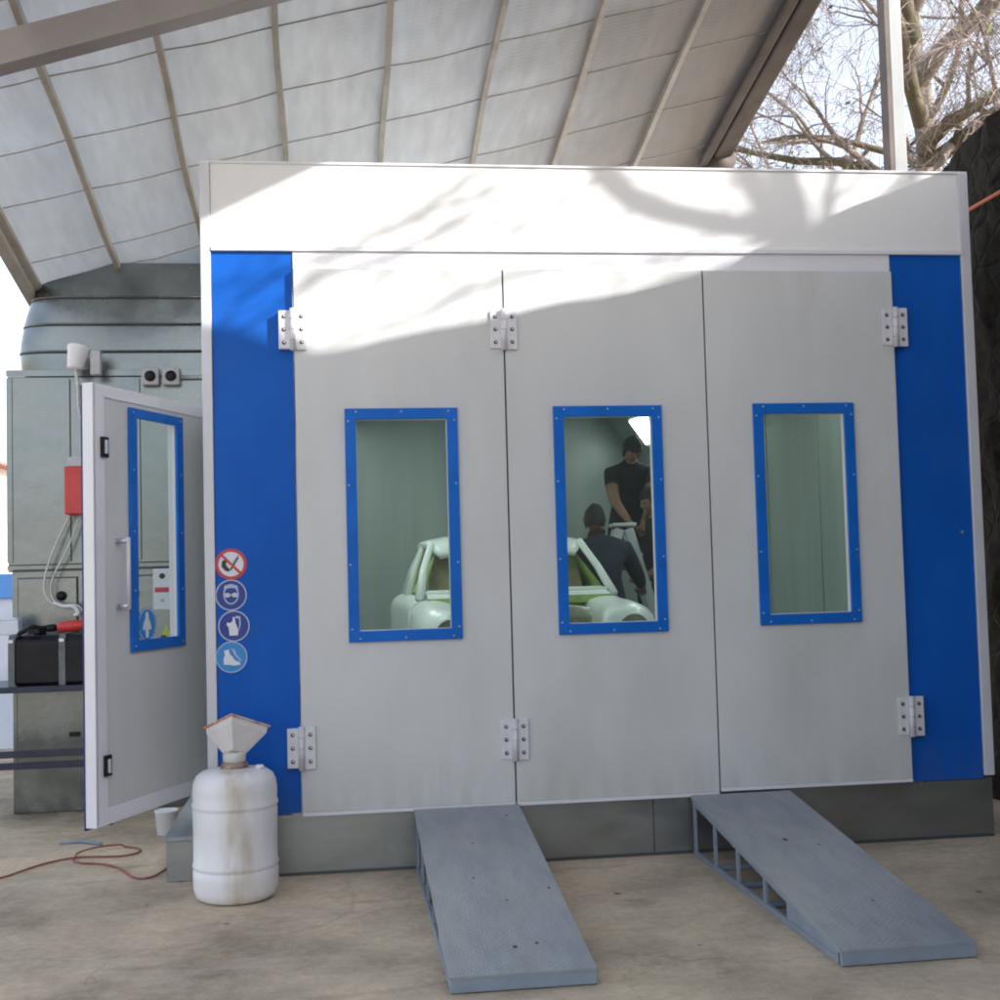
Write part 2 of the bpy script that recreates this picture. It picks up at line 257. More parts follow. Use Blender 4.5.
# ------------------------------------------------------------------ mesh helper
class MB:
    def __init__(s): s.v = []; s.f = []; s.mi = []; s.sm = []; s.mats = []
    def m(s, key):
        if key not in s.mats: s.mats.append(key)
        return s.mats.index(key)
    def add(s, vs, fs, key, smooth=False):
        o = len(s.v); s.v += [tuple(v) for v in vs]; k = s.m(key)
        for f in fs: s.f.append(tuple(i + o for i in f)); s.mi.append(k); s.sm.append(smooth)
        return s
    def box(s, x0, x1, y0, y1, z0, z1, key, T=None):
        vs = [Vector((x, y, z)) for x in (x0, x1) for y in (y0, y1) for z in (z0, z1)]
        if T: vs = [T @ v for v in vs]
        return s.add(vs, [(0, 1, 3, 2), (4, 6, 7, 5), (0, 4, 5, 1), (2, 3, 7, 6), (0, 2, 6, 4), (1, 5, 7, 3)], key)
    def frame(s, x0, x1, z0, z1, hx0, hx1, hz0, hz1, y0, y1, key, T=None):   # slab in XZ with a rectangular hole
        vs = []
        for y in (y0, y1):
            for (a, b) in ((x0, z0), (x1, z0), (x1, z1), (x0, z1), (hx0, hz0), (hx1, hz0), (hx1, hz1), (hx0, hz1)): vs.append(Vector((a, y, b)))
        if T: vs = [T @ v for v in vs]
        fs = []
        for i in range(4):
            j = (i + 1) % 4
            fs += [(i, j, 4 + j, 4 + i), (8 + j, 8 + i, 12 + i, 12 + j), (j, i, 8 + i, 8 + j), (4 + i, 4 + j, 12 + j, 12 + i)]
        return s.add(vs, fs, key)
    def prism(s, pts, y0, y1, key, T=None):      # polygon (x,z) extruded in y
        n = len(pts); vs = [Vector((a, y, b)) for y in (y0, y1) for a, b in pts]
        if T: vs = [T @ v for v in vs]
        return s.add(vs, [tuple(range(n)), tuple(range(2 * n - 1, n - 1, -1))] + [((i + 1) % n, i, n + i, n + (i + 1) % n) for i in range(n)], key)
    def prismx(s, pts, x0, x1, key, T=None):     # polygon (y,z) extruded in x
        n = len(pts); vs = [Vector((x, a, b)) for x in (x0, x1) for a, b in pts]
        if T: vs = [T @ v for v in vs]
        return s.add(vs, [tuple(range(n - 1, -1, -1)), tuple(range(n, 2 * n))] + [(i, (i + 1) % n, n + (i + 1) % n, n + i) for i in range(n)], key)
    def tube(s, pts, r, key, n=6, cap=True, smooth=True):
        pts = [Vector(p) for p in pts]
        if not hasattr(r, '__len__'): r = [r] * len(pts)
        vs = []; fs = []; up = None
        for i, p in enumerate(pts):
            d = (pts[min(i + 1, len(pts) - 1)] - pts[max(i - 1, 0)])
            if d.length < 1e-9: d = Vector((0, 0, 1))
            d.normalize()
            if up is None: up = d.cross(Vector((0, 0, 1)) if abs(d.z) < .9 else Vector((1, 0, 0))).normalized()
            up = (up - d * up.dot(d)).normalized(); w = d.cross(up)
            for k in range(n):
                a = 2 * math.pi * k / n; vs.append(p + (up * math.cos(a) + w * math.sin(a)) * r[i])
        for i in range(len(pts) - 1):
            for k in range(n): fs.append((i * n + k, i * n + (k + 1) % n, (i + 1) * n + (k + 1) % n, (i + 1) * n + k))
        if cap: fs += [tuple(range(n - 1, -1, -1)), tuple(range((len(pts) - 1) * n, len(pts) * n))]
        return s.add(vs, fs, key, smooth)
    def lathe(s, prof, key, n=32, c=(0, 0, 0), T=None, smooth=True, sx=1, sy=1):
        vs = []
        for r, z in prof:
            for k in range(n):
                a = 2 * math.pi * k / n; vs.append(Vector((c[0] + r * sx * math.cos(a), c[1] + r * sy * math.sin(a), c[2] + z)))
        if T: vs = [T @ v for v in vs]
        fs = [(i * n + k, i * n + (k + 1) % n, (i + 1) * n + (k + 1) % n, (i + 1) * n + k) for i in range(len(prof) - 1) for k in range(n)]
        fs += [tuple(range(n - 1, -1, -1)), tuple(range((len(prof) - 1) * n, len(prof) * n))]
        return s.add(vs, fs, key, smooth)
    def disc(s, cx, cz, r, y, key, n=28, r2=0, T=None, th=.0008):   # flat disc or ring facing -Y
        if r2:
            vs = []
            for yy in (y, y + th):
                for rr in (r, r2):
                    for k in range(n): a = 2 * math.pi * k / n; vs.append(Vector((cx + rr * math.cos(a), yy, cz + rr * math.sin(a))))
            if T: vs = [T @ v for v in vs]
            fs = []
            for k in range(n):
                j = (k + 1) % n
                fs += [(k, j, n + j, n + k), (k, 2 * n + k, 2 * n + j, j)]
            return s.add(vs, fs, key)
        return s.prism([(cx + r * math.cos(2 * math.pi * k / n), cz + r * math.sin(2 * math.pi * k / n)) for k in range(n)], y, y + th, key, T)
    def build(s, name, parent=None, bevel=0, loc=None):
        me = bpy.data.meshes.new(name); me.from_pydata(s.v, [], s.f)
        for k in s.mats: me.materials.append(M[k])
        me.polygons.foreach_set('material_index', s.mi); me.polygons.foreach_set('use_smooth', s.sm); me.update()
        o = bpy.data.objects.new(name, me); col.objects.link(o)
        if parent: o.parent = parent
        if loc: o.location = loc
        if bevel:
            md = o.modifiers.new('bevel', 'BEVEL'); md.width = bevel; md.segments = 2; md.limit_method = 'ANGLE'; md.angle_limit = R(40)
        return o

def tag(o, label, cat, group=None, kind=None):
    if label: o['label'] = label
    if cat: o['category'] = cat
    if group: o['group'] = group
    if kind: o['kind'] = kind
    return o
def thing(name, label, cat, loc=(0, 0, 0), rz=0, group=None):
    o = bpy.data.objects.new(name, None); col.objects.link(o); o.location = loc; o.rotation_euler = (0, 0, rz); o.empty_display_size = .2
    return tag(o, label, cat, group)
def dup(root, loc, label=None, rz=None):
    r = root.copy(); col.objects.link(r); r.location = loc
    if rz is not None: r.rotation_euler = (0, 0, rz)
    if label: r['label'] = label
    for ch in list(root.children):
        c = ch.copy(); col.objects.link(c); c.parent = r
        for g in list(ch.children):
            d = g.copy(); col.objects.link(d); d.parent = c
    return r

rnd = random.Random(7)
# ------------------------------------------------------------------ ground
g = MB(); n = 60
def gz(x, y): return 0.0
xs = [-200, -60, -20, -8, 8, 20, 60, 200]
vs = [(x, y, 0) for y in xs for x in xs]; fs = [(j * 8 + i, j * 8 + i + 1, (j + 1) * 8 + i + 1, (j + 1) * 8 + i) for j in range(7) for i in range(7)]
g.add(vs, fs, 'ground'); tag(g.build('ground'), 'dusty stained concrete yard', None, kind='structure')

# ------------------------------------------------------------------ spray booth
booth = thing('spray_booth', 'large white and blue paint spray booth with three windowed door panels', 'spray booth', (0, 0, 0))
ZB, ZD, ZL, ZT = .296, 2.856, 2.952, 3.376
DEP = 6.9
# header with shallow ribbing
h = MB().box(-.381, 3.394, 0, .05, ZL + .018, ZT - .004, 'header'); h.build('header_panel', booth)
MB().box(-.381, 3.394, -.018, .04, ZL - .004, ZL + .018, 'trim').build('header_trim', booth, .002)
MB().box(-.43, 3.44, -.008, .09, ZT - .004, ZT + .008, 'trim').build('top_trim', booth, .002)
MB().box(.0, 3.0, -.006, .05, ZD + .006, ZL - .004, 'trim').build('lintel', booth, .002)
for x0, x1 in ((-.381, -.004), (3.004, 3.385)):
    sp_ = MB().box(x0, x1, 0, .05, ZB - .005, ZL - .004, 'blue').build('side_panel', booth, .001)
MB().disc(3.33, 1.53, .008, -.003, 'screw', 12, th=.003).build('rivet', booth)
for x0, x1 in ((-.43, -.383), (3.387, 3.44)):
    MB().box(x0, x1, -.012, .06, ZB + .01 if x0 > 0 else .02, ZT - .004, 'trimd').build('corner_trim', booth, .004)
# skirt (galvanised plinth)
sk = MB().box(-.40, 3.435, .012, .05, 0, ZB - .005, 'galv2'); sk.build('plinth', booth)
MB().box(-.40, 3.43, .006, .012, .0, .014, 'seam').build('plinth_edge', booth)
for sx in (1.68,): MB().box(sx, sx + .006, .009, .012, .01, ZB - .01, 'seam').build('plinth_joint', booth)
MB().box(3.06, 3.385, -.004, .012, ZB - .03, ZB - .008, 'galv2').build('plinth_cap', booth)
MB().box(-.36, -.05, -.03, .012, ZB - .026, ZB - .008, 'galv2').build('plinth_cap', booth)
# cabin shell: walls with light inside; the left wall has the staff doorway
wl = MB()
wl.prismx([(.06, 0), (.64, 0), (.64, 3.05), (.06, 3.05)], -.40, -.34, 'panel')
wl.prismx([(1.62, 0), (DEP, 0), (DEP, 3.05), (1.62, 3.05)], -.40, -.34, 'panel')
wl.prismx([(.64, 2.32), (1.62, 2.32), (1.62, 3.05), (.64, 3.05)], -.40, -.34, 'panel')
wl.prismx([(.64, 0), (1.62, 0), (1.62, .30), (.64, .30)], -.40, -.34, 'panel')
wl.build('side_wall', booth)
MB().box(3.36, 3.42, .06, DEP, 0, 3.05, 'panel').build('side_wall', booth)
MB().box(-.40, 3.42, DEP, DEP + .06, 0, 3.05, 'panel').build('back_wall', booth)
MB().box(-.40, 3.42, .06, DEP + .06, 3.05, 3.12, 'panel').build('cabin_roof', booth)
lin = MB()
lin.add([(-.33, .07, .3), (-.33, .63, .3), (-.33, .63, 2.95), (-.33, .07, 2.95)], [(0, 1, 2, 3)], 'iwall')
lin.add([(-.33, 1.63, .3), (-.33, DEP - .01, .3), (-.33, DEP - .01, 2.95), (-.33, 1.63, 2.95)], [(0, 1, 2, 3)], 'iwall')
lin.add([(3.34, .07, .3), (3.34, DEP - .01, .3), (3.34, DEP - .01, 2.5), (3.34, .07, 2.5)], [(0, 3, 2, 1)], 'iwall')
lin.add([(3.34, .07, 2.5), (3.34, DEP - .01, 2.5), (3.02, DEP - .01, 2.95), (3.02, .07, 2.95)], [(0, 3, 2, 1)], 'iwall')
lin.add([(-.33, DEP - .02, .3), (3.34, DEP - .02, .3), (3.34, DEP - .02, 2.95), (-.33, DEP - .02, 2.95)], [(0, 1, 2, 3)], 'iwall')
lin.add([(-.33, .07, 2.96), (-.33, DEP - .01, 2.96), (3.34, DEP - .01, 2.96), (3.34, .07, 2.96)], [(0, 1, 2, 3)], 'iwall')
for yy in (1.9, 2.9, 3.9, 4.9, 5.9):
    lin.box(3.331, 3.338, yy, yy + .012, .3, 2.5, 'iwall')
lin.build('inner_lining', booth)
MB().box(-.33, 3.34, .06, DEP - .01, .22, .29, 'ifloor').build('booth_floor', booth)
# sloping light boxes high on the right inner wall; rear one seen lit through the middle window, others added
for y0 in (.7, 2.7, 4.85):
    T = Matrix.Translation((3.165, y0, 2.70)) @ Matrix.Rotation(R(54.6), 4, 'Y')
    lf = MB().box(-.17, .17, 0, 1.25, -.012, .012, 'trimd', T).build('light_box', booth)
    MB().box(-.14, .14, .04, 1.21, -.022, -.013, 'lamp', T).build('light_diffuser', lf)
for y0 in (.7, 2.7, 4.85):  # unseen ceiling boxes on the left, added to brighten the interior
    lf = MB().box(.0, .5, y0, y0 + 1.25, 2.92, 2.955, 'trimd').build('light_box', booth)
    MB().box(.04, .46, y0 + .04, y0 + 1.21, 2.912, 2.9195, 'lamp').build('light_diffuser', lf)

SCR = []
def screw(x, y, z, parent, rz=0):      # small round head; every copy shares one mesh
    if not SCR:
        o = MB().lathe([(.0012, .0028), (.0038, .0022), (.0048, 0)], 'screw', 10, T=Matrix.Rotation(R(90), 4, 'X')).build('screw', parent); SCR.append(o)
    else:
        o = SCR[0].copy(); col.objects.link(o); o.parent = parent
    o.location = (x, y, z); o.rotation_euler = (0, 0, rz); return o
def hole_door(x0, x1, z0, wx0, wx1, wz0, wz1, yf, yb):
    fr = .052
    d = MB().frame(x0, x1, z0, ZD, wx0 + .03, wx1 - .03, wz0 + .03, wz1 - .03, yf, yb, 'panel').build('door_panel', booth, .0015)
    MB().box(x0, x1, yf - .004, yb + .002, z0 - .018, z0 - .001, 'trim').build('bottom_trim', d, .002)
    f = MB().frame(wx0, wx1, wz0, wz1, wx0 + fr, wx1 - fr, wz0 + fr, wz1 - fr, yf - .016, yf - .0005, 'bluef').build('window_frame', d, .003)
    b = MB().frame(wx0 + .031, wx1 - .031, wz0 + .031, wz1 - .031, wx0 + fr + .002, wx1 - fr - .002, wz0 + fr + .002, wz1 - fr - .002, yf + .0005, yf + .03, 'trimd')
    b.build('glazing_bead', d)
    xa, xb, za, zb = wx0 + fr - .012, wx1 - fr + .012, wz0 + fr - .012, wz1 - fr + .012
    MB().add([(xa, yf + .033, za), (xb, yf + .033, za), (xb, yf + .033, zb), (xa, yf + .033, zb)], [(0, 1, 2, 3)], 'glass').build('pane', d)
    hx, hz = wx1 - wx0, wz1 - wz0
    for (a, c_) in ((.03, .06), (.5, .016), (.92, .016), (.1, .016), (.97, .06)):
        screw(wx0 + a * hx, yf - .0165, wz0 + c_, d); screw(wx0 + a * hx, yf - .0165, wz1 - c_, d)
    for c_ in (.33, .67):
        screw(wx0 + .014, yf - .0165, wz0 + c_ * hz, d); screw(wx1 - .014, yf - .0165, wz0 + c_ * hz, d)
    return d
hole_door(.003, 1.004, ZB, .232, .770, 1.078, 2.184, -.03, .03)
hole_door(1.012, 2.006, ZB, 1.236, 1.776, 1.080, 2.186, -.03, .03)
hole_door(2.014, 2.996, ZB + .018, 2.240, 2.763, 1.094, 2.190, -.03, .03)
MB().box(1.002, 1.014, -.012, .028, ZB, ZD, 'dark').build('door_seal', booth)
MB().box(2.004, 2.016, -.012, .028, ZB, ZD, 'dark').build('door_seal', booth)

# hinges: two leaves with three screws each and a knuckle
def make_hinge():
    o = MB().box(-.066, -.012, -.008, 0, -.092, .092, 'hinge').box(.012, .066, -.012, 0, -.098, .098, 'hinge')
    ho = o.build('hinge', booth, .003)
    k = MB()
    k.tube([(0, -.016, -.10), (0, -.016, .10)], .0145, 'hinge', 14)
    for z in (-.05, .0, .05): k.tube([(0, -.016, z - .002), (0, -.016, z + .002)], .0155, 'screw', 14)
    k.build('knuckle', ho)
    for sx in (-1, 1):
        for z in (-.062, 0, .062):
            q = -.0145 if sx > 0 else -.0105
            s = MB().disc(sx * .041, z, .0095, q, 'dark', 12, th=.0015); s.disc(sx * .041 + .002, z + .002, .005, q - .0015, 'screw', 10, th=.0014); s.build('screw', ho)
    return ho
h0 = make_hinge()
for i, (x, z) in enumerate([(-.004, 2.564), (1.006, 2.562), (3.0, 2.570), (.003, .595), (1.008, .592), (2.998, .62)]):
    if i == 0: o = h0
    else:
        o = h0.copy(); col.objects.link(o); o.parent = booth
        for ch in list(h0.children):
            c = ch.copy(); col.objects.link(c); c.parent = o
    o.location = (x, -.032, z)
    # the blue side panel sits 3 cm further back: a spacer plate carries that leaf
for (x0, x1, z) in [(-.070, -.015, 2.564), (-.063, -.008, .595), (3.012, 3.064, 2.570), (3.010, 3.062, .62)]:
    MB().box(x0, x1, -.031, -.001, z - .09, z + .09, 'hinge').build('hinge_spacer', booth, .002)

# safety signs
SX, SR = -.310, .073
def sign(cx, cz, ring, back, label):
    o = MB().disc(cx, cz, SR, -.004, back, 40, th=.003).build('safety_sign', booth); o['label'] = label
    MB().disc(cx, cz, SR, -.0055, ring[0], 40, r2=SR - ring[1], th=.001).build('sign_ring', o)
    return o
s1 = sign(SX, 1.461, ('stickred', .015), 'stickwhite', 'round red no smoking or naked flame sign')
p = MB()
def poly(mb, pts, cx, cz, y, key, sc=1): mb.prism([(cx + a * sc, cz + b * sc) for a, b in pts], y, y + .0008, key)
poly(p, [(-.042, .012), (-.030, .022), (-.018, .014), (-.024, -.002), (-.012, -.018), (-.004, -.026), (-.012, -.036), (-.030, -.028), (-.044, -.010)], SX, 1.461, -.0060, 'blackstick')
poly(p, [(.000, -.030), (-.006, -.024), (.030, .034), (.037, .030)], SX, 1.461, -.0060, 'blackstick')
poly(p, [(.012, .004), (.004, .010), (.036, .048), (.042, .040)], SX, 1.461, -.0058, 'greyplastic')
p.build('pictogram', s1)
MB().prism([(SX - .052, 1.461 + .044), (SX - .044, 1.461 + .052), (SX + .052, 1.461 - .044), (SX + .044, 1.461 - .052)], -.0072, -.0064, 'stickred').build('prohibition_bar', s1)
s2 = sign(SX - .002, 1.316, ('stickgrey', .006), 'sticknavy', 'round navy sign with head in goggles')
p = MB(); c2 = (SX - .002, 1.316)
head = [(.036 * math.cos(a), .004 + .048 * math.sin(a)) for a in [2 * math.pi * k / 24 for k in range(24)]]
poly(p, head, *c2, -.0050, 'stickgrey')
poly(p, [(x * .82, (z - .004) * .82 + .002) for x, z in head], *c2, -.0059, 'sticknavy')
poly(p, [(-.034, .018), (-.030, .044), (0, .052), (.030, .044), (.034, .018), (.026, .030), (0, .034), (-.026, .030)], *c2, -.0068, 'stickgrey')
for s_ in (-1, 1): poly(p, [(s_ * .017 + .014 * math.cos(a), .0 + .010 * math.sin(a)) for a in [2 * math.pi * k / 14 for k in range(14)]], *c2, -.0068, 'stickwhite')
poly(p, [(-.036, -.003), (.036, -.003), (.036, .004), (-.036, .004)], *c2, -.0074, 'stickgrey')
p.build('pictogram', s2)
s3 = sign(SX + .009, 1.171, ('stickgrey', .006), 'sticknavy', 'round navy sign with protective glove')
p = MB(); c3 = (SX + .009, 1.171)
poly(p, [(-.020, -.044), (.018, -.044), (.020, -.020), (.012, .006), (.008, .012), (.004, .040), (-.004, .044), (-.006, .022), (-.020, .014), (-.030, .018), (-.034, .008), (-.024, -.006), (-.022, -.026)], *c3, -.0052, 'stickwhite')
poly(p, [(.004, .040), (.012, .048), (.030, .044), (.032, .006), (.024, -.022), (.021, -.020), (.025, .004), (.024, .034), (.012, .036)], *c3, -.0058, 'stickgrey')
p.build('pictogram', s3)
s4 = sign(SX - .004, 1.027, ('stickgrey', .005), 'stickcyan', 'round light blue sign with safety boot')
p = MB(); c4 = (SX - .004, 1.027)
poly(p, [(-.036, -.034), (-.036, -.006), (-.030, .010), (-.034, .030), (-.012, .036), (-.008, .014), (.004, .002), (.016, -.016), (.036, -.024), (.042, -.036), (.010, -.040), (-.006, -.036)], *c4, -.0052, 'stickwhite')
poly(p, [(-.004, .040), (.014, .036), (.022, .014), (.040, -.010), (.046, -.018), (.040, -.020), (.026, -.004), (.012, .012), (.006, .030)], *c4, -.0058, 'stickgrey')
p.build('pictogram', s4)

# staff door, standing open on the left side of the booth
P0, Q0 = Vector((-.86, -.42, 0)), Vector((-.44, .56, 0)); DL = (Q0 - P0).length
dv = (Q0 - P0).normalized(); nv = Vector((dv.y, -dv.x, 0))       # nv: towards the yard (right side face)
TD = Matrix(((dv.x, -nv.x, 0, P0.x), (dv.y, -nv.y, 0, P0.y), (0, 0, 1, 0), (0, 0, 0, 1)))   # local x along leaf, local -y = visible face
dz0, dz1 = .345, 2.262
pd = MB().frame(.012, DL, dz0 + .012, dz1 - .012, .315, .705, 1.11, 2.155, 0, .045, 'panel', TD).build('personnel_door', booth, .001)
e = MB().frame(.0, DL, dz0, dz1, .085, DL - .05, dz0 + .07, dz1 - .055, -.006, -.0005, 'trim', TD)
e.box(-.006, .0115, -.006, .046, dz0, dz1, 'trim', TD); e.build('edge_trim', pd, .002)
MB().box(-.0065, DL, .047, .060, dz0 - .012, dz1 - .008, 'navy', TD).build('outer_skin', pd)
f = MB().frame(.277, .750, 1.075, 2.185, .335, .69, 1.125, 2.14, -.016, -.001, 'bluef', TD).build('window_frame', pd, .003)
MB().add([TD @ Vector(v) for v in ((.31, .022, 1.105), (.71, .022, 1.105), (.71, .022, 2.16), (.31, .022, 2.16))], [(0, 1, 2, 3)], 'glassd').build('pane', pd)
# outer skin needs the window opening too
bpy.data.objects.remove([o for o in pd.children if o.name.startswith('outer_skin')][0])
MB().frame(-.0065, DL, dz0 - .012, dz1 - .008, .30, .72, 1.09, 2.17, .047, .053, 'navy', TD).build('outer_skin', pd)
for z in (1.10, 1.35, 1.62, 1.90, 2.165):
    for x in (.302, .722):
        q = TD @ Vector((x, -.0165, z)); screw(q.x, q.y, q.z, pd, math.atan2(dv.y, dv.x))
hd = MB()
for sg in (-1,):
    hd.tube([TD @ Vector((.185, -.055, 1.27)), TD @ Vector((.185, -.055, 1.59))], .010, 'trimd', 10)
hd.build('pull_handle', pd)
for z in (1.285, 1.575):
    hb = MB(); hb.tube([TD @ Vector((.185, 0, z)), TD @ Vector((.185, -.056, z))], .013, 'screw', 10)
    hb.box(.165, .22, -.008, -.0005, z - .012, z + .012, 'screw', TD); hb.build('handle_mount', pd)
for z in (1.985, .60):
    lk = MB().box(.048, .098, -.020, -.0065, z - .045, z + .045, 'black', TD).box(.058, .075, -.034, -.0205, z - .03, z + .03, 'screw', TD)
    lk.build('roller_latch', pd, .003)
for z in (2.02, .62):
    hg = MB().box(DL - .05, DL - .012, -.014, -.007, z - .06, z + .06, 'dark', TD); hg.tube([TD @ Vector((DL + .004, -.014, z - .07)), TD @ Vector((DL + .004, -.014, z + .07))], .011, 'dark', 8)
    hg.build('door_hinge', pd)
st = MB().prism([(.44 + .083 * math.cos(a), 1.192 + .077 * math.sin(a)) for a in [2 * math.pi * k / 36 for k in range(36)]], .010, .013, 'stickcyan', TD)
st.disc(.44, 1.192, .074, .0085, 'stickwhite', 36, r2=.070, T=TD)
fig = [(-.012, -.062), (-.014, -.02), (-.022, -.024), (-.036, -.026), (-.036, -.012), (-.024, .014), (-.014, .026), (-.012, .034), (-.013, .046), (-.006, .058), (.006, .058), (.013, .046), (.012, .034), (.014, .026), (.024, .014), (.036, -.012), (.036, -.026), (.022, -.024), (.014, -.02), (.012, -.062)]
st.prism([(.44 + a, 1.192 + b) for a, b in fig], .0085, .0095, 'stickwhite', TD)
so = st.build('safety_sign', pd); so['label'] = 'round light blue sign with figure in overalls'
# ------------------------------------------------------------------ ramps
def make_ramp(w, y1, skew):
    r = thing('ramp', '', 'ramp', (0, 0, 0), 0, 'steel ramps up to the booth doors')
    L0, zt, ze = -.045, .288, .062
    y2 = -1.80
    dk = MB().prismx([(L0, zt), (L0, zt - .018), (y2, ze - .018), (y2, ze)], 0, w, 'ramp')
    dk.build('deck', r, .002)
    MB().prismx([(y2 - .0005, ze - .012), (y2 - .0005, .004), (y2 - .018, .004), (y2 - .018, ze - .012)], .004, w, 'rampd').build('front_lip', r, .002)
    MB().prismx([(y2 - .0008, ze), (y2 - .0008, ze - .010), (y2 - .020, ze - .013), (y2 - .020, ze - .004)], 0, w, 'ramp').build('lip_flange', r)
    def zdeck(y): return ze + (zt - ze) * (y - y2) / (L0 - y2) - .0185
    for x0, x1 in ((.006, .022), (w - .022, w - .006)):
        s = MB()
        s.prismx([(L0 - .002, .026), (L0 - .002, .002), (y2 + .02, .002), (y2 + .02, .026)], x0, x1, 'rampd')
        s.build('bottom_rail', r)
        t = MB().prismx([(L0 - .002, zdeck(L0)), (L0 - .002, zdeck(L0) - .022), (y2 + .02, zdeck(y2) - .018 if zdeck(y2) - .018 > .03 else .027), (y2 + .02, zdeck(y2 + .02))], x0, x1, 'rampd')
        t.build('top_rail', r)
        for yy in (L0 - .002, -.36, -.68, -1.02):
            MB().box(x0 + .002, x1 - .002, yy - .022, yy, .0265, zdeck(yy) - .023, 'rampd').build('post', r)
        MB().prismx([(-1.28, .0265), (-1.28, zdeck(-1.28) - .023), (y2 + .03, .030), (y2 + .03, .0265)], x0 + .003, x1 - .003, 'rampd').build('gusset', r)
    MB().prismx([(L0 - .03, .027), (L0 - .03, zdeck(L0 - .03) - .024), (-1.27, zdeck(-1.27) - .024), (-1.27, .027)], w - .010, w - .007, 'steel_d').build('shade_plate', r)  # dark plate added on the far side to deepen shade under the deck
    for yy in (-.36, -.68, -1.02): MB().box(.023, w - .023, yy - .02, yy - .002, .004, .024, 'rampd').build('cross_bar', r)
    return r
r1 = make_ramp(.5, 0, 0); r1.location = (.518, 0, 0)
r1['label'] = 'grey steel car ramp leading up to the left door panels'
r2 = dup(r1, (1.856, 0, 0), 'grey steel car ramp in front of the right door panel'); r2.rotation_euler = (0, 0, R(0.6))
for (r, spots) in ((r1, [(.42, -.2, .007), (.22, -.55, .005), (.25, -1.62, .009), (.33, -1.60, .007), (.28, -1.2, .005), (.46, -1.1, .006), (.18, -.95, .006)]), (r2, [(.22, -.72, .011), (.34, -.80, .006), (.30, -1.42, .006), (.1, -.4, .004)])):
    for x, y, s in spots:
        m_ = MB()
        z = .062 + (.288 - .062) * (y + 1.8) / 1.755 + .0012; k = .1288
        m_.add([(x + s * rnd.uniform(.7, 1.3) * math.cos(a), y + s * 1.5 * math.sin(a), z + s * 1.5 * math.sin(a) * k) for a in [2 * math.pi * i / 9 for i in range(9)]], [tuple(range(9))], 'rust'); m_.build('rust_spot', r)

# ------------------------------------------------------------------ jug and funnel
JX, JY = -.283, -.335
j = thing('plastic_drum', 'dirty white plastic drum with stained side standing before the booth corner', 'drum', (JX, JY, 0))
prof = [(.10, .0), (.150, .004), (.172, .018), (.183, .05), (.185, .10), (.185, .128), (.181, .134), (.181, .140), (.186, .148), (.186, .158), (.182, .166), (.1815, .30), (.184, .385), (.182, .392), (.182, .398), (.187, .406), (.187, .416), (.182, .424), (.184, .47), (.180, .505), (.166, .535), (.140, .553), (.10, .561), (.062, .564)]
MB().lathe(prof, 'jug', 48).build('body', j)
MB().lathe([(.056, .560), (.060, .562), (.060, .580), (.054, .588), (.048, .59)], 'neck', 28).build('neck_ring', j)
MB().lathe([(.018, .557), (.020, .568), (.016, .574)], 'jug', 16, c=(.11, -.02, 0)).build('vent_cap', j)
0 and MB().tube([(.155, .02, .545), (.150, .02, .585), (.10, .05, .598), (.06, .09, .585), (.05, .10, .545)], .011, 'jug', 8)
fn = thing('funnel', 'white square funnel with rust stained rim stuck in the drum neck', 'funnel', (JX, JY, .598))
FT = Matrix.Rotation(R(-29), 4, 'X') @ Matrix.Rotation(R(3), 4, 'Y') @ Matrix.Rotation(R(40), 4, 'Z')
def sq(hw, z): return [FT @ Vector((sx * hw, sy * hw, z)) for sx, sy in ((-1, -1), (1, -1), (1, 1), (-1, 1))]
def loft(rings, key, mb=None, caps=True):
    mb = mb or MB(); vs = [v for r_ in rings for v in r_]; n_ = len(rings[0])
    fs = [(i * n_ + k, i * n_ + (k + 1) % n_, (i + 1) * n_ + (k + 1) % n_, (i + 1) * n_ + k) for i in range(len(rings) - 1) for k in range(n_)]
    if caps: fs += [tuple(range(n_ - 1, -1, -1))]
    return mb.add(vs, fs, key)
loft([sq(.036, .028), sq(.092, .118), sq(.094, .120), sq(.098, .150), sq(.093, .150), sq(.088, .120), sq(.033, .03)], 'funnel').build('bowl', fn, .002)
fr_ = MB()
loft([sq(.0985, .148), sq(.106, .149), sq(.107, .156), sq(.0985, .157), sq(.094, .151)], 'funnelrust', fr_, False); fr_.build('rim', fn, .001)
MB().lathe([(.042, -.012), (.050, -.006), (.051, .026), (.042, .034)], 'clear', 24).build('collar', fn)
MB().lathe([(.010, -.09), (.014, -.02), (.026, .0), (.030, .03)], 'funnel', 16).build('spout', fn)

# step, cup, hose, stick
sp = thing('metal_step', 'low grey metal step beside the drum along the booth side', 'step', (-.55, .02, 0))
MB().box(-.075, .085, 0, .018, 0, .185, 'galv2').box(-.075, .085, .02, 1.30, .0, .03, 'galv2').build('riser', sp, .003)
MB().box(-.085, .10, -.01, 1.32, .186, .206, 'ramp').build('tread', sp, .003)
for yy in (.4, 1.28): MB().box(-.075, .085, yy, yy + .02, .031, .185, 'galv2').build('rib_plate', sp)
cp = thing('plastic_cup', 'small white plastic pot on the floor under the open staff door', 'pot', (-.765, 1.15, 0))
MB().lathe([(.045, 0), (.052, .004), (.062, .125), (.066, .128), (.066, .134), (.060, .134), (.05, .01)], 'whiteplastic', 24).build('pot_body', cp)
hz_pts = [(-2.4, -.35), (-1.9, .0), (-1.62, .16), (-1.42, .26), (-1.35, .42), (-1.27, .56), (-1.16, .65), (-1.05, .64), (-.93, .61), (-.85, .66), (-.84, .76), (-.93, .86), (-1.06, .84), (-1.15, .73), (-1.16, .58), (-1.10, .50), (-.98, .46), (-.88, .34), (-.82, .18), (-.76, .09), (-.70, .11), (-.665, .24), (-.645, .40)]
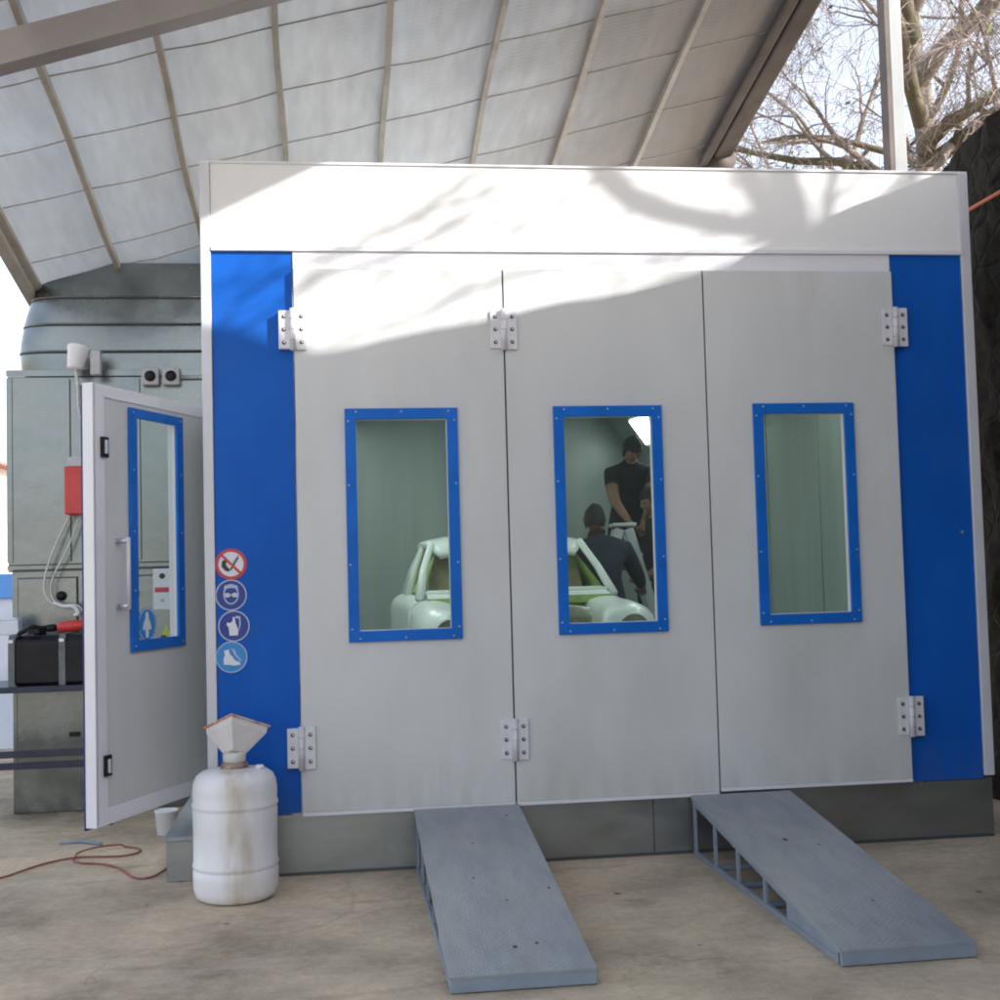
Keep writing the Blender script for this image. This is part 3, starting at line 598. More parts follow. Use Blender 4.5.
def smooth_path(pts, it=3):
    pts = [Vector(p) for p in pts]
    for _ in range(it):
        q = [pts[0]]
        for a, b in zip(pts, pts[1:]): q += [a * .75 + b * .25, a * .25 + b * .75]
        pts = q + [pts[-1]]
    return pts
hp_ = smooth_path([(x, y, .006) for x, y in hz_pts]); tot = len(hp_)
hp_ = [Vector((p.x, p.y, .0075 + (.011 if .50 < i / tot < .60 else 0))) for i, p in enumerate(hp_)]
tag(MB().tube(hp_, .0048, 'redhose', 8).build('air_hose'), 'thin red hose looped on the concrete left of the drum', 'hose')
tag(MB().tube([(-1.31, 1.03, .008), (-1.2, 1.045, .010), (-1.08, .95, .008)], .010, 'rampd', 6).build('bent_rod'), 'short bent grey rod lying on the concrete by the door', 'rod')
# ------------------------------------------------------------------ heating unit on the left
hu = thing('air_heating_unit', 'tall galvanised air heating cabinet with curved duct elbow left of booth', 'heating unit', (-1.15, 2.0, 0))
UX0, UX1 = -.645, .72
cb = MB(); cb.box(UX0, UX1, 0, .95, 1.50, 2.66, 'galv'); cb.box(UX0 + .02, UX1, .01, .95, 0, 1.475, 'galv'); cb.build('cabinet', hu, .006)
sm = MB(); sm.box(UX0 - .004, UX1, -.012, .0, 1.474, 1.5, 'galv'); sm.box(UX0 - .004, UX1, -.012, 0, 2.66, 2.70, 'galv'); sm.box(UX0 - .004, UX0 + .03, -.008, -.0005, 1.52, 2.65, 'galv')
sm.box(-.30, -.275, -.006, -.0005, 1.52, 2.65, 'galv'); sm.box(.12, .145, -.006, -.0005, 1.52, 2.65, 'galv'); sm.box(-.274, -.268, -.003, -.0003, 1.52, 2.64, 'seam'); sm.box(.146, .150, -.003, -.0003, 1.52, 2.64, 'seam')
sm.box(UX0, UX1, -.004, -.0003, 1.462, 1.473, 'seam'); sm.build('cover_strip', hu, .002)
def access_panel(x0, x1, z0, z1):
    a = MB().box(x0, x1, -.008, .009, z0, z1, 'galv').build('access_panel', hu, .004)
    MB().box(x0 - .006, x1 + .006, .0045, .0095, z0 - .006, z1 + .006, 'seam').build('panel_gasket', a)
    return a
access_panel(UX0 + .06, -.24, 1.0, 1.42); access_panel(UX0 + .05, -.20, .28, .76)
a = access_panel(-.18, .50, .95, 1.42)
for x, z in ((-.33, 1.31), (.10, 1.31), (-.26, .47)):
    kb = MB().lathe([(.004, -.03), (.028, -.03), (.030, -.01), (.022, 0.0)], 'black', 16, T=Matrix.Translation((x, -.012, z)) @ Matrix.Rotation(R(-90), 4, 'X')) if z > 1 else MB().box(x - .03, x + .03, -.028, -.009, z - .014, z + .014, 'black')
    kb.build('latch', hu)
# duct elbow: rounded upper left shoulder, flat front with lapped horizontal seams
def arcp(x0, x1, z0, z1, rx, rz, n=14):
    pts = [(x0, z0)] + [(x0 + rx - rx * math.cos(a), z1 - rz + rz * math.sin(a)) for a in [math.pi / 2 * k / n for k in range(n + 1)]] + [(x1, z1), (x1, z0)]
    return pts
UZ0, UZ1 = 2.70, 3.385
def shoulder(z):   # left silhouette of the elbow at height z
    t = max(0, min(1, (z - 2.86) / (UZ1 - 2.86))); return -.595 + .36 * (1 - math.sqrt(max(0, 1 - t * t)))
el_ = MB(); nz_ = 28; rings = []
for i in range(nz_ + 1):
    z = UZ0 + (UZ1 - UZ0) * i / nz_
    xl = shoulder(z); ring = []
    t_ = max(0, (z - 2.9) / (UZ1 - 2.9)); yf = .03 + .03 * t_ ** 2; cr = .30
    for k in range(11):
        a = math.pi / 2 * k / 10
        bul = .02 * math.sin((z - UZ0) / (UZ1 - UZ0) * math.pi * 3) * math.sin(a * 2)
        ring.append((xl + cr * .75 * (1 - math.sin(a)) - bul, yf + cr * .45 * (1 - math.cos(a)) , z))
    ring = ring[::-1]
    full = [(x, y, z) for x, y, z in ring] + [(UX1, yf, z), (UX1, .62, z), (xl + .0, .62, z)]
    rings.append([Vector(v) for v in full])
vs = [v for r_ in rings for v in r_]; nn = len(rings[0])
fs = [(i * nn + k, i * nn + (k + 1) % nn, (i + 1) * nn + (k + 1) % nn, (i + 1) * nn + k) for i in range(nz_) for k in range(nn)] + [tuple(range(nz_ * nn, nz_ * nn + nn))]
el_.add(vs, fs, 'galv', False); eo = el_.build('duct_elbow', hu)
for pgn in eo.data.polygons: pgn.use_smooth = True
md = eo.modifiers.new('es', 'EDGE_SPLIT'); md.split_angle = R(35)
ds = MB()
for z in (2.83, 3.0, 3.165):
    i = round((z - UZ0) / (UZ1 - UZ0) * nz_); rg = rings[i][:12]
    for a_, b_ in zip(rg, rg[1:]):
        pass
    ds.tube([Vector(v) + Vector((0, -.003, 0)) for v in rg], .006, 'galv', 5)
    ds.tube([Vector(v) + Vector((0, -.004, -.010)) for v in rg], .0035, 'seam', 4)
ds.build('duct_seam', hu)
# burner box, sockets, exhaust lamp, notice, cables
bx = MB().box(-.28, -.08, -.16, -.007, 1.80, 2.09, 'red').build('burner', hu, .008)
MB().box(-.265, -.09, -.14, -.007, 2.0905, 2.15, 'greyplastic').build('burner_cap', bx, .004)
MB().lathe([(.004, -.02), (.016, -.02), (.018, 0)], 'black', 12, T=Matrix.Translation((-.15, -.162, 2.01)) @ Matrix.Rotation(R(-90), 4, 'X')).build('burner_knob', bx)
for x in (.22, .345):
    sc_ = MB().box(x - .052, x + .052, -.075, -.008, 2.595, 2.70, 'greyplastic').build('socket_box', hu, .008)
    MB().lathe([(.004, -.012), (.032, -.012), (.034, 0)], 'black', 20, T=Matrix.Translation((x, -.076, 2.648)) @ Matrix.Rotation(R(-90), 4, 'X')).build('socket_face', sc_)
MB().tube([(.40, -.03, 2.645), (.72, -.03, 2.65)], .012, 'greyplastic', 8).build('conduit', hu)
fl = MB()
T1 = Matrix.Translation((-.20, -.20, 2.70)) @ Matrix.Rotation(R(8), 4, 'Y') @ Matrix.Rotation(R(-12), 4, 'X')
fl.lathe([(.036, -.03), (.046, -.02), (.062, .09), (.066, .095), (.066, .115), (.058, .118), (.05, .10)], 'whiteplastic', 20, T=T1); wh = fl.build('warning_horn', hu)
MB().box(-.115, -.055, -.20, -.14, 2.64, 2.79, 'greyplastic', None).build('horn_box', wh, .006)
MB().tube(smooth_path([(-.20, -.19, 2.67), (-.19, -.17, 2.56), (-.17, -.13, 2.44), (-.12, -.12, 2.40), (-.05, -.10, 2.38)], 2), .011, 'cable', 8).build('horn_bracket', wh)
MB().tube(smooth_path([(-.19, -.19, 2.60), (-.19, -.16, 2.38), (-.13, -.1, 2.30), (-.06, -.08, 2.22)], 2), .008, 'cable', 6).build('cable', hu)
MB().tube(smooth_path([(-.26, -.08, 1.80), (-.33, -.09, 1.66), (-.40, -.10, 1.48), (-.42, -.10, 1.34), (-.38, -.10, 1.27), (-.34, -.10, 1.26)], 2), .007, 'cable', 6).build('cable', hu)
MB().tube(smooth_path([(-.20, -.08, 1.80), (-.27, -.09, 1.60), (-.37, -.10, 1.42), (-.38, -.10, 1.32), (-.33, -.10, 1.25), (-.22, -.1, 1.26), (-.19, -.1, 1.22)], 2), .006, 'cable', 6).build('cable', hu)
MB().tube(smooth_path([(-.36, -.10, 1.27), (-.30, -.1, 1.245), (-.24, -.1, 1.25), (-.21, -.1, 1.20), (-.24, -.10, 1.19)], 2), .013, 'whiteplastic', 8).build('gas_pipe', hu)
MB().tube(smooth_path([(-.17, -.10, 1.26), (-.11, -.1, 1.25), (-.10, -.1, 1.18), (-.10, -.08, .95)], 2), .013, 'greyplastic', 8).build('gas_pipe', hu)
nt_ = MB().box(.215, .315, -.014, -.009, 1.21, 1.46, 'stickwhite').build('notice', hu)
p = MB().box(.225, .31, -.0165, -.0145, 1.315, 1.345, 'stickred'); p.disc(.27, 1.415, .018, -.0165, 'blackstick', 14, th=.0015); p.disc(.27, 1.265, .012, -.0165, 'greyplastic', 14, th=.0015); p.build('notice_print', nt_)
yl = MB().prism([(.255, 1.03), (.325, 1.03), (.29, 1.12)], -.012, -.009, 'stickyellow').build('warning_label', hu)
MB().disc(.275, 1.03, .022, -.015, 'blackstick', 16, r2=.010, th=.002).build('label_mark', yl)

# ------------------------------------------------------------------ bench, black tank, drill
bn = thing('steel_bench', 'dark steel bench frame with double lower rail at the left edge', 'bench', (-1.75, 1.62, -.0))
MB().box(-.75, .68, -.12, .42, .77, .805, 'steel_d').build('bench_top', bn, .004)
for z in (.336, .402): MB().box(-.75, .68, -.10, -.07, z, z + .038, 'steel_d').build('rail', bn, .003)
for x in (-.73, .60):
    for y in (-.10, .36): MB().box(x, x + .035, y, y + .03, 0, .7695, 'steel_d').build('leg', bn)
for x in (-.73, .60): MB().box(x, x + .035, -.069, .359, .43, .46, 'steel_d').build('side_rail', bn)
tk = thing('black_tank', 'black plastic tank held by grey metal straps on the steel bench', 'tank', (-1.40, 1.62, .806))
MB().prismx([(-.08, .0), (.26, .0), (.28, .02), (.28, .25), (.25, .285), (-.06, .285), (-.09, .25), (-.09, .02)], -.255, .27, 'black').build('tank_body', tk, .014)
for x in (-.285, -.005, .21):
    MB().prismx([(-.097, .0), (-.0935, .0), (-.0935, .255), (-.063, .2885), (.25, .2885), (.25, .292), (-.064, .292), (-.097, .258)], x, x + .036, 'strap').build('strap', tk)
    MB().box(x + .004, x + .030, -.108, -.0975, .248, .266, 'screw').build('buckle', tk)
MB().lathe([(.035, .2855), (.035, .312), (.028, .32)], 'black', 18, c=(-.14, .06, 0)).build('filler_cap', tk)
dr = thing('power_tool', 'small red handheld power tool lying on the black tank', 'power tool', (-1.33, 1.60, 1.102), R(4))
dm = MB(); TR = Matrix.Translation((.0, 0, .038)) @ Matrix.Rotation(R(86), 4, 'Y')
dm.lathe([(.006, -.10), (.024, -.095), (.030, -.06), (.033, -.01), (.031, .04), (.024, .075), (.012, .10), (.008, .105)], 'red', 20, T=TR); dm.build('tool_body', dr)
MB().lathe([(.006, .10), (.009, .105), (.012, .13), (.004, .15)], 'black', 12, T=TR).build('nozzle', dr)
MB().lathe([(.014, -.16), (.022, -.15), (.022, -.115), (.016, -.10)], 'black', 14, T=TR).build('tool_collar', dr)
MB().tube(smooth_path([(-.14, 0, .035), (-.19, -.02, .03), (-.23, -.03, .045), (-.27, -.03, .02), (-.31, -.02, .0), (-.30, -.04, -.02)], 2), .013, 'black', 8).build('power_lead', dr)
MB().box(-.25, -.19, -.06, -.02, .002, .03, 'black').build('tool_plug', dr)
tag(MB().box(-.07, .07, -.05, .05, 0, .085, 'wallw').prism([(-.07, .085), (.07, .085), (.05, .10), (-.05, .10)], -.05, .05, 'wallw').build('carton', None, .006, (-1.74, 1.76, 1.0925)), 'small pale carton at the left end of the bench', 'box')

# ------------------------------------------------------------------ canopy
can = thing('canopy', 'sloping sheet metal canopy on pale ribs above the booth', 'canopy', (0, 0, 0))
CA, CB, CZ = .2566, .201, 4.10
RX = [-1.14, -.61, -.06, .50, 1.09, 1.67, 2.29]
XL, XRt = -1.62, 2.90
def cz(x, y): return CZ + CA * x - CB * y
Y0, Y1 = -3.4, 3.02
seams = [-2.9, -2.3, -1.7, -1.1, -.55, .05, .61, 1.13, 1.80, 2.42]
m_ = MB(); nx, ny = 96, 110; vs = []; bnd = [XL] + RX + [XRt]
def cell(v, b):
    for a_, c_ in zip(b, b[1:]):
        if a_ <= v <= c_: return (v - a_) / (c_ - a_)
    return 0
def sheet_dz(x, y): return -.018 * math.sin(math.pi * cell(x, bnd)) * (.4 + .6 * math.sin(math.pi * cell(y, [Y0] + seams + [Y1]))) + .012 * noise.noise(Vector((x * 1.3, y * 1.3, 3)))
for jn in range(ny + 1):
    y = Y0 + (Y1 - Y0) * jn / ny
    for i_ in range(nx + 1):
        x = XL + (XRt - XL) * i_ / nx
        dz = sheet_dz(x, y)
        vs.append((x, y, cz(x, y) + dz))
m_.add(vs, [(jn * (nx + 1) + i_, jn * (nx + 1) + i_ + 1, (jn + 1) * (nx + 1) + i_ + 1, (jn + 1) * (nx + 1) + i_) for jn in range(ny) for i_ in range(nx)], 'canopy', True)
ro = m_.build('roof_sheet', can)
def along(x0, x1, y0, y1, drop, th, key, name, bev=0, n=1):
    b = MB(); c8 = []
    for x in (x0, x1):
        for y in (y0, y1):
            for d in (drop + th, drop): c8.append((x, y, cz(x, y) - d))
    b.add(c8, [(0, 1, 3, 2), (4, 6, 7, 5), (0, 4, 5, 1), (2, 3, 7, 6), (0, 2, 6, 4), (1, 5, 7, 3)], key); return b.build(name, can, bev)
for i, x in enumerate(RX):
    b = MB(); n_ = 26; w = .030; vs = []
    for k in range(n_ + 1):
        y = Y0 + .05 + (Y1 - Y0 - .1) * k / n_; wob = .004 * math.sin(k * .9 + i * 2) + .008 * noise.noise(Vector((i * 5, y * 1.2, 0)))
        dr_ = .048 + .008 * math.sin(k * .7 + i)
        for dx, dd in ((-w / 2, .004), (-w / 2, dr_), (w / 2, dr_), (w / 2, .004)): vs.append((x + dx + wob, y, cz(x, y) - dd))
    b.add(vs, [(k * 4 + q, k * 4 + (q + 1) % 4, (k + 1) * 4 + (q + 1) % 4, (k + 1) * 4 + q) for k in range(n_) for q in range(4)] + [(3, 2, 1, 0), tuple(n_ * 4 + q for q in range(4))], 'rib')
    b.build('rib', can)
for y, xe in [(q, XRt) for q in seams] + [(2.1, -.08)]:
    b = MB(); pts = [(XL + .02 + (xe - XL - .04) * k / 40, y + .018 * noise.noise(Vector((k * .3, y * 3, 1)))) for k in range(41)]
    b.tube([(x, yy, cz(x, yy) - .003 + sheet_dz(x, yy)) for x, yy in pts], .0045, 'seamc', 5); b.build('sheet_seam', can)
mb_ = MB(); bz = lambda x: 3.615 + .31 * (x + 1.216) if x < .6 else 4.16 + .26 * (x - .6)
for k, (xa, xb) in enumerate(((XL - .1, .6), (.6, XRt + .1))):
    vs = [(x, y, bz(x) + z) for x in (xa, xb) for y, z in ((-.54, 0), (-.54, .15), (-.42, .15), (-.42, 0))]
    mb_.add(vs, [(0, 1, 2, 3), (7, 6, 5, 4)] + [(q, 4 + q, 4 + (q + 1) % 4, (q + 1) % 4) for q in range(4)], 'beam')
mb_.build('main_beam', can, .004)
along(XRt, XRt + .15, Y0, 2.6, -.06, .13, 'beamd', 'edge_beam', .02)
along(XRt - .10, XRt - .02, Y0, 2.6, .03, .05, 'beamd', 'inner_edge_rail', .02)
along(XL - .10, XL - .03, Y0, Y1, -.03, .09, 'rib', 'gutter_rail', .008)
along(XL - .035, XL + .012, Y0, Y1, -.04, .07, 'rib', 'gutter_lip', .004)
eb = MB(); eb.tube([(XRt + .08, 2.55, cz(XRt + .08, 2.55) - .06), (XRt + .05, 2.8, cz(XRt, 2.8) - .09), (XRt - .03, 2.98, cz(XRt, 2.98) - .12), (XRt - .16, 3.05, cz(XRt - .1, 3.05) - .12)], [.10, .10, .09, .07], 'beamd', 12); eb.build('gutter_end', can)
for (x, y) in ((XL - .28, -3.2), (XRt + .08, -3.2), (XL - .28, 3.4)):
    zt = cz(x, y) - .02
    MB().box(x - .05, x + .05, y - .05, y + .05, 0, zt, 'post').build('support_post', can)
    if x < 0: MB().box(x + .0505, XL + .02, y - .04, y + .04, zt - .10, zt - .02, 'post').build('bracket', can)

# steel post behind the booth
ps = thing('steel_post', 'pale grey steel post rising behind the right of the booth', 'post', (4.47, 3.0, 0))
MB().box(-.025, .075, -.06, .06, 0.012, 7.6, 'post').build('shaft', ps, .006)
MB().box(-.062, -.026, -.06, .06, 0.012, 7.6, 'beamd').build('dark_side', ps, .004)  # dark strip colours in the unlit left side of the shaft
MB().box(-.16, .15, -.15, .15, 0, .012, 'post').build('base_plate', ps)
# ------------------------------------------------------------------ stone boundary wall on the right
prof_y = [(-11, 5.9), (-6, 5.8), (-3.3, 5.62), (-2.95, 5.05), (-2.64, 4.86), (-1.96, 4.42), (-1.54, 4.16), (-1.26, 4.02), (-.8, 3.90), (-.32, 3.74), (.1, 3.80), (.45, 3.93), (.75, 3.88), (1.05, 3.84), (1.30, 3.76), (1.5, 3.2), (1.52, 3.0)]  # unseen near stretch heightened to keep sun off the booth and open door
def wz(y):
    for (a, za), (b_, zb) in zip(prof_y, prof_y[1:]):
        if a <= y <= b_: return za + (zb - za) * (y - a) / (b_ - a)
    return prof_y[-1][1]
w = MB(); ny_, nz2 = 260, 70; vs = []
for i in range(ny_ + 1):
    y = -10.9 + (1.52 + 10.9) * i / ny_
    zt = wz(y) + .03 * noise.noise(Vector((0, y * 4, 0)))
    for k in range(nz2 + 1):
        z = zt * k / nz2
        d = .06 * noise.fractal(Vector((y * 2.2, z * 2.2, 5)), 1, 2, 4)
        if z > 3.3: d += .03 * noise.noise(Vector((y * 9, z * 9, 2)))
        vs.append((3.86 + d - .03, y, z))
    vs.append((4.35, y, zt - .02)); vs.append((4.35, y, 0))
rw = nz2 + 3
fs = [(i * rw + k, (i + 1) * rw + k, (i + 1) * rw + k + 1, i * rw + k + 1) for i in range(ny_) for k in range(rw - 1)] + [tuple(range(rw)), tuple(range(ny_ * rw + rw - 1, ny_ * rw - 1, -1))]
w.add(vs, fs, 'stone'); w.box(1.3, 3.9, -9.4, -9.0, 0, 5.7, 'stone'); wo = w.build('stone_wall'); tag(wo, 'tall dark rough stone wall right of the booth, with an unseen return added for shade', 'wall')  # cross leg behind the camera is added, unseen, to dim the lower right
wo.location = (.10, 0, 0)
oc = MB().tube([(3.86, -1.0, 3.46), (3.85, -.2, 3.40), (3.84, .3, 3.40), (3.84, .7, 3.40), (3.86, 1.2, 3.42), (3.90, 1.4, 3.5)], .011, 'orange', 8).build('orange_cable')
tag(oc, 'thin orange cable strung along the dark stone wall', 'cable')

# ------------------------------------------------------------------ trees
OFF = Vector((0, 0, 0))
def branch(mb, p, d, L, r, depth, rg, keys, sag=.5, minr=.003, kids=(3, 6), spread=.8):
    n_ = max(3, int(5 if depth > 0 else 4)); pts = [p.copy()]; rs = [r]; dd = d.normalized()
    for i in range(n_):
        wp = pts[-1] + OFF
        if wp.x < 4.1 and wp.y < 7.3 and wp.z < 3.9 and depth < 5: break
        dd = (dd + Vector((rg.uniform(-1, 1), rg.uniform(-1, 1), rg.uniform(-1, 1) - sag * (1.0 if depth < 2 else .25))) * .24).normalized()
        pts.append(pts[-1] + dd * L / n_); rs.append(max(minr, r * (1 - .65 * (i + 1) / n_)))
    n_ = len(pts) - 1
    if n_ < 1: return pts
    mb.tube(pts, rs, keys[min(len(keys) - 1, max(0, depth))], 3 if depth < 2 else (5 if depth < 3 else 8), cap=False, smooth=depth > 1)
    tips = [(pts[-1], dd)]
    if depth > 0:
        for k in range(rg.randint(*kids)):
            i = rg.randint(1, n_); q = pts[i]
            nd = (dd + Vector((rg.gauss(0, 1), rg.gauss(0, 1), rg.gauss(0, 1))) * spread).normalized()
            branch(mb, q, nd, L * rg.uniform(.45, .8), rs[i] * rg.uniform(.45, .75), depth - 1, rg, keys, sag, minr, kids, spread)
    return pts
def bare_tree(loc, label, seed, H, limbs, rtrunk, keys=('twig', 'twig', 'bark', 'moss'), ivy=400, lean=(0, 0), group=None, kids=(3, 6), top=None):
    group = 'bare trees behind the booth'
    global OFF
    OFF = Vector(loc); rg = random.Random(seed); t = thing('bare_tree', label, 'tree', loc, 0, group)
    tr = MB(); pts = [Vector((0, 0, 0))]
    for i in range(1, 9): pts.append(Vector((lean[0] * i / 8 + .06 * rg.uniform(-1, 1), lean[1] * i / 8 + .06 * rg.uniform(-1, 1), H * i / 8)))
    tr.tube(pts, [rtrunk * (1.25 if i == 0 else 1 - .06 * i) for i in range(9)], 'bark', 12); tr.build('trunk', t)
    cr = MB()
    for (hf, d, L, r, dep) in limbs:
        k = hf * 8; i = min(7, int(k)); p = pts[i].lerp(pts[i + 1], k - i)
        lp = branch(cr, p, Vector(d), L, r, dep, rg, keys, kids=kids)
    for v in [rg.choice(cr.v) for _ in range(ivy)]:
        p = Vector(v); s = rg.uniform(.02, .05)
        a = Vector((rg.gauss(0, 1), rg.gauss(0, 1), rg.gauss(0, 1))).normalized() * s; b_ = a.orthogonal().normalized() * s * .7
        q = p + Vector((rg.gauss(0, .05), rg.gauss(0, .05), rg.gauss(0, .05)))
        cr.add([q - a, q + b_, q + a, q - b_], [(0, 1, 2, 3)], 'leaf')
    cr.build('crown', t); return t
RG = random.Random(3)
limbs = [(.55, (-.7, -.3, .25), 2.3, .085, 5), (.62, (-.8, -.5, .1), 2.6, .10, 5), (.70, (-.9, .1, .35), 2.5, .07, 5), (.76, (-.4, -.9, .3), 2.0, .09, 5), (.80, (-.4, -.5, .7), 2.3, .09, 5), (.86, (.6, -.4, .6), 2.2, .10, 4),
         (.92, (-.5, -.2, .9), 2.2, .09, 5), (.97, (.2, -.3, 1), 2.0, .09, 4), (.74, (.5, -.9, .3), 2.0, .09, 5), (.66, (-.3, -.9, .5), 2.0, .08, 5), (.60, (-.5, -.8, .1), 1.8, .07, 5)]
bare_tree((6.35, 6.4, 0), 'large tangled leafless tree with mossy limbs behind the grey post', 5, 7.4, limbs, .13, keys=('twig', 'twig', 'twig', 'bark', 'bark', 'moss'), ivy=900, kids=(3, 5))
limbs2 = [(.70, (-.9, -.2, .5), 2.6, .05, 5), (.80, (-.8, .2, .8), 2.3, .045, 5), (.9, (-.4, -.2, 1), 2.2, .04, 4), (.95, (.3, -.3, 1), 2.0, .04, 4), (.62, (-1, 0, .25), 2.5, .045, 5), (.74, (-1, -.4, .2), 2.4, .045, 5)]
bare_tree((6.9, 9.4, 0), 'thin twiggy bare tree against the sky between canopy and post', 12, 6.6, limbs2, .12, keys=('twig', 'twig', 'twig', 'twig', 'bark'), ivy=60, kids=(3, 4))
limbs3 = [(.5, (-.6, -.4, .5), 2.0, .06, 5), (.62, (-.3, -.8, .4), 2.0, .06, 5), (.72, (.5, -.6, .5), 2.0, .06, 5), (.82, (-.7, -.1, .5), 2.1, .055, 5), (.92, (.1, -.5, .8), 2.0, .05, 4)]
bare_tree((7.1, 7.6, 0), 'twisted bare tree with drooping twigs behind the dark stone wall', 31, 7.0, limbs3, .11, keys=('twig', 'twig', 'twig', 'bark', 'bark', 'moss'), ivy=300, kids=(3, 5))
# tree beyond the wall whose branches shade the booth header
t = thing('bare_tree', 'leafless tree reaching over the stone wall on the right', 'tree', (8.6, -4.2, 0))
MB().tube([(0, 0, 0), (-.05, .05, 2), (-.1, .1, 4), (-.25, .35, 5.2), (-.4, .55, 5.9)], [.26, .2, .17, .14, .11], 'bark', 12).build('trunk', t)
SB = {'A': ([[5.82, 6.25], [5.91, 6.10], [6.07, 5.97], [6.32, 5.91], [6.58, 5.87], [6.81, 5.84], [7.05, 5.8], [7.6, 5.72], [8.2, 5.9]], .05, 1.1),
      'B': ([[6.70, 6.6], [6.78, 6.26], [6.85, 6.11], [6.89, 5.93], [6.91, 5.80]], .045, 1.0),
      'C': ([[5.95, 6.5], [5.67, 6.24], [5.27, 6.01], [4.97, 5.91], [4.75, 5.81]], .017, .5), 'D': ([[5.67, 6.3], [5.42, 6.19], [5.12, 6.04], [4.85, 5.83]], .016, .5), 'E': ([[5.9, 6.1], [5.74, 6.04], [5.46, 5.84]], .014, .5),
      'F': ([[6.9, 5.84], [6.37, 5.71], [5.65, 5.65], [5.21, 5.54], [4.86, 5.35], [4.48, 5.25]], .014, .4), 'G': ([[5.2, 5.9], [4.8, 5.68], [4.6, 5.64], [4.39, 5.54], [4.2, 5.4], [3.99, 5.3]], .016, .6), 'H': ([[4.7, 5.75], [4.32, 5.65], [4.11, 5.49]], .015, .6)}
OFF = Vector((100, 0, 0)); cr = MB(); rg = random.Random(21); org = Vector((8.6, -4.2, 0))
for k, (pp, r, tp) in SB.items():
    pts = smooth_path([Vector((x, -3.05 - (.25 * (x - 7.05) if x > 7.05 else 0), z)) - org for x, z in pp], 1)
    n_ = len(pts)
    cr.tube(pts, [max(.005, r * (1 - (.1 if k in 'AB' else .6) * i / n_)) if k in 'AB' else max(.005, r * (1 - .55 * i / n_)) for i in range(n_)], 'bark', 6)
    for i in range(len(pts) // 2 if k in 'AB' else len(pts)):
        q = rg.choice(pts); branch(cr, q, Vector((rg.uniform(-1, .2), rg.uniform(-.7, .7), rg.uniform(-.5, .9))), rg.uniform(.25, .75), .006, 1, rg, ('twig',), minr=.0025, kids=(1, 3))
for dvv, L in (((-.3, -.5, .8), 2.2), ((.5, .2, .9), 2.2), ((.6, -.7, .5), 2.0), ((.1, .6, 1), 1.8)): branch(cr, Vector((-.4, .55, 5.85)), Vector(dvv), L, .08, 3, rg, ('twig', 'twig', 'bark', 'bark'))
cr.build('crown', t)

# ------------------------------------------------------------------ things beyond, left
lw = thing('garden_wall', 'low white rendered wall with blue painted top far left', 'wall', (-6.4, 5.2, 0))
MB().box(-4, 4.3, 0, .2, 0, 1.26, 'wallw').build('wall_body', lw); MB().box(-4.02, 4.32, -.03, .23, 1.2605, 1.47, 'wallb').build('coping', lw, .01)
hs = thing('rendered_house', 'small tan rendered house behind the low wall', 'house', (-8.2, 13, 0))
MB().box(-3, 2.9, 0, 5, 0, 3.3, 'tan').build('wall', hs)
MB().prism([(-3.3, 3.301), (3.1, 3.301), (-.2, 4.7)], -.25, 5.25, 'tile').build('roof', hs)
wdw = MB().box(-1.4, -.5, -.02, .0, 1.0, 2.0, 'dark').build('window', hs); MB().frame(-1.45, -.45, .95, 2.05, -1.4, -.5, 1.0, 2.0, -.04, -.021, 'trim').build('frame', wdw)
# ------------------------------------------------------------------ car in the booth
FZ = .29
car = thing('car_body', 'stripped white primed car body with masked green windows inside the booth', 'car', (1.50, 2.02, FZ), R(1.5))
# car frame: x lateral, y back, z up; nose at y=0
def sect(y, hw, zb, zt, rnd_=.12, n=6):
    pts = []
    for sx in (-1, 1):
        seq = [(hw * .93, zb), (hw, zb + .12), (hw * 1.0, zt - rnd_)] + [(hw - rnd_ * (1 - math.cos(a)), zt - rnd_ + rnd_ * math.sin(a)) for a in [math.pi / 2 * k / n for k in range(1, n + 1)]]
        pts += [(sx * a, b_) for a, b_ in (seq if sx > 0 else seq[::-1])] if sx > 0 else [(-a, b_) for a, b_ in seq[::-1]][::-1][::-1]
    return pts
def loop(y, hw, zb, zt, r_):
    half = [(hw * .94, zb), (hw, zb + .14), (hw, zt - r_)] + [(hw - r_ * (1 - math.cos(a)), zt - r_ + r_ * math.sin(a)) for a in [math.pi / 2 * k / 5 for k in range(1, 6)]]
    return [Vector((x, y, z)) for x, z in half] + [Vector((-x, y, z)) for x, z in half[::-1]]
b = MB()
rs = [loop(y, hw, zb, zt, r_) for y, hw, zb, zt, r_ in [(.95, .79, .2, .90, .1), (1.2, .80, .18, .92, .10), (1.9, .81, .18, .93, .10), (2.5, .80, .18, .93, .12), (2.9, .77, .2, .90, .15), (3.25, .70, .25, .82, .2), (3.4, .62, .32, .70, .2)]]
loft(rs, 'carwhite', b); b.sm = [True] * len(b.sm); b.f.append(tuple(len(b.v) - len(rs[0]) + i for i in range(len(rs[0])))); b.mi.append(0); b.sm.append(False)
lb = b.build('lower_body', car); md = lb.modifiers.new('es', 'EDGE_SPLIT'); md.split_angle = R(50)
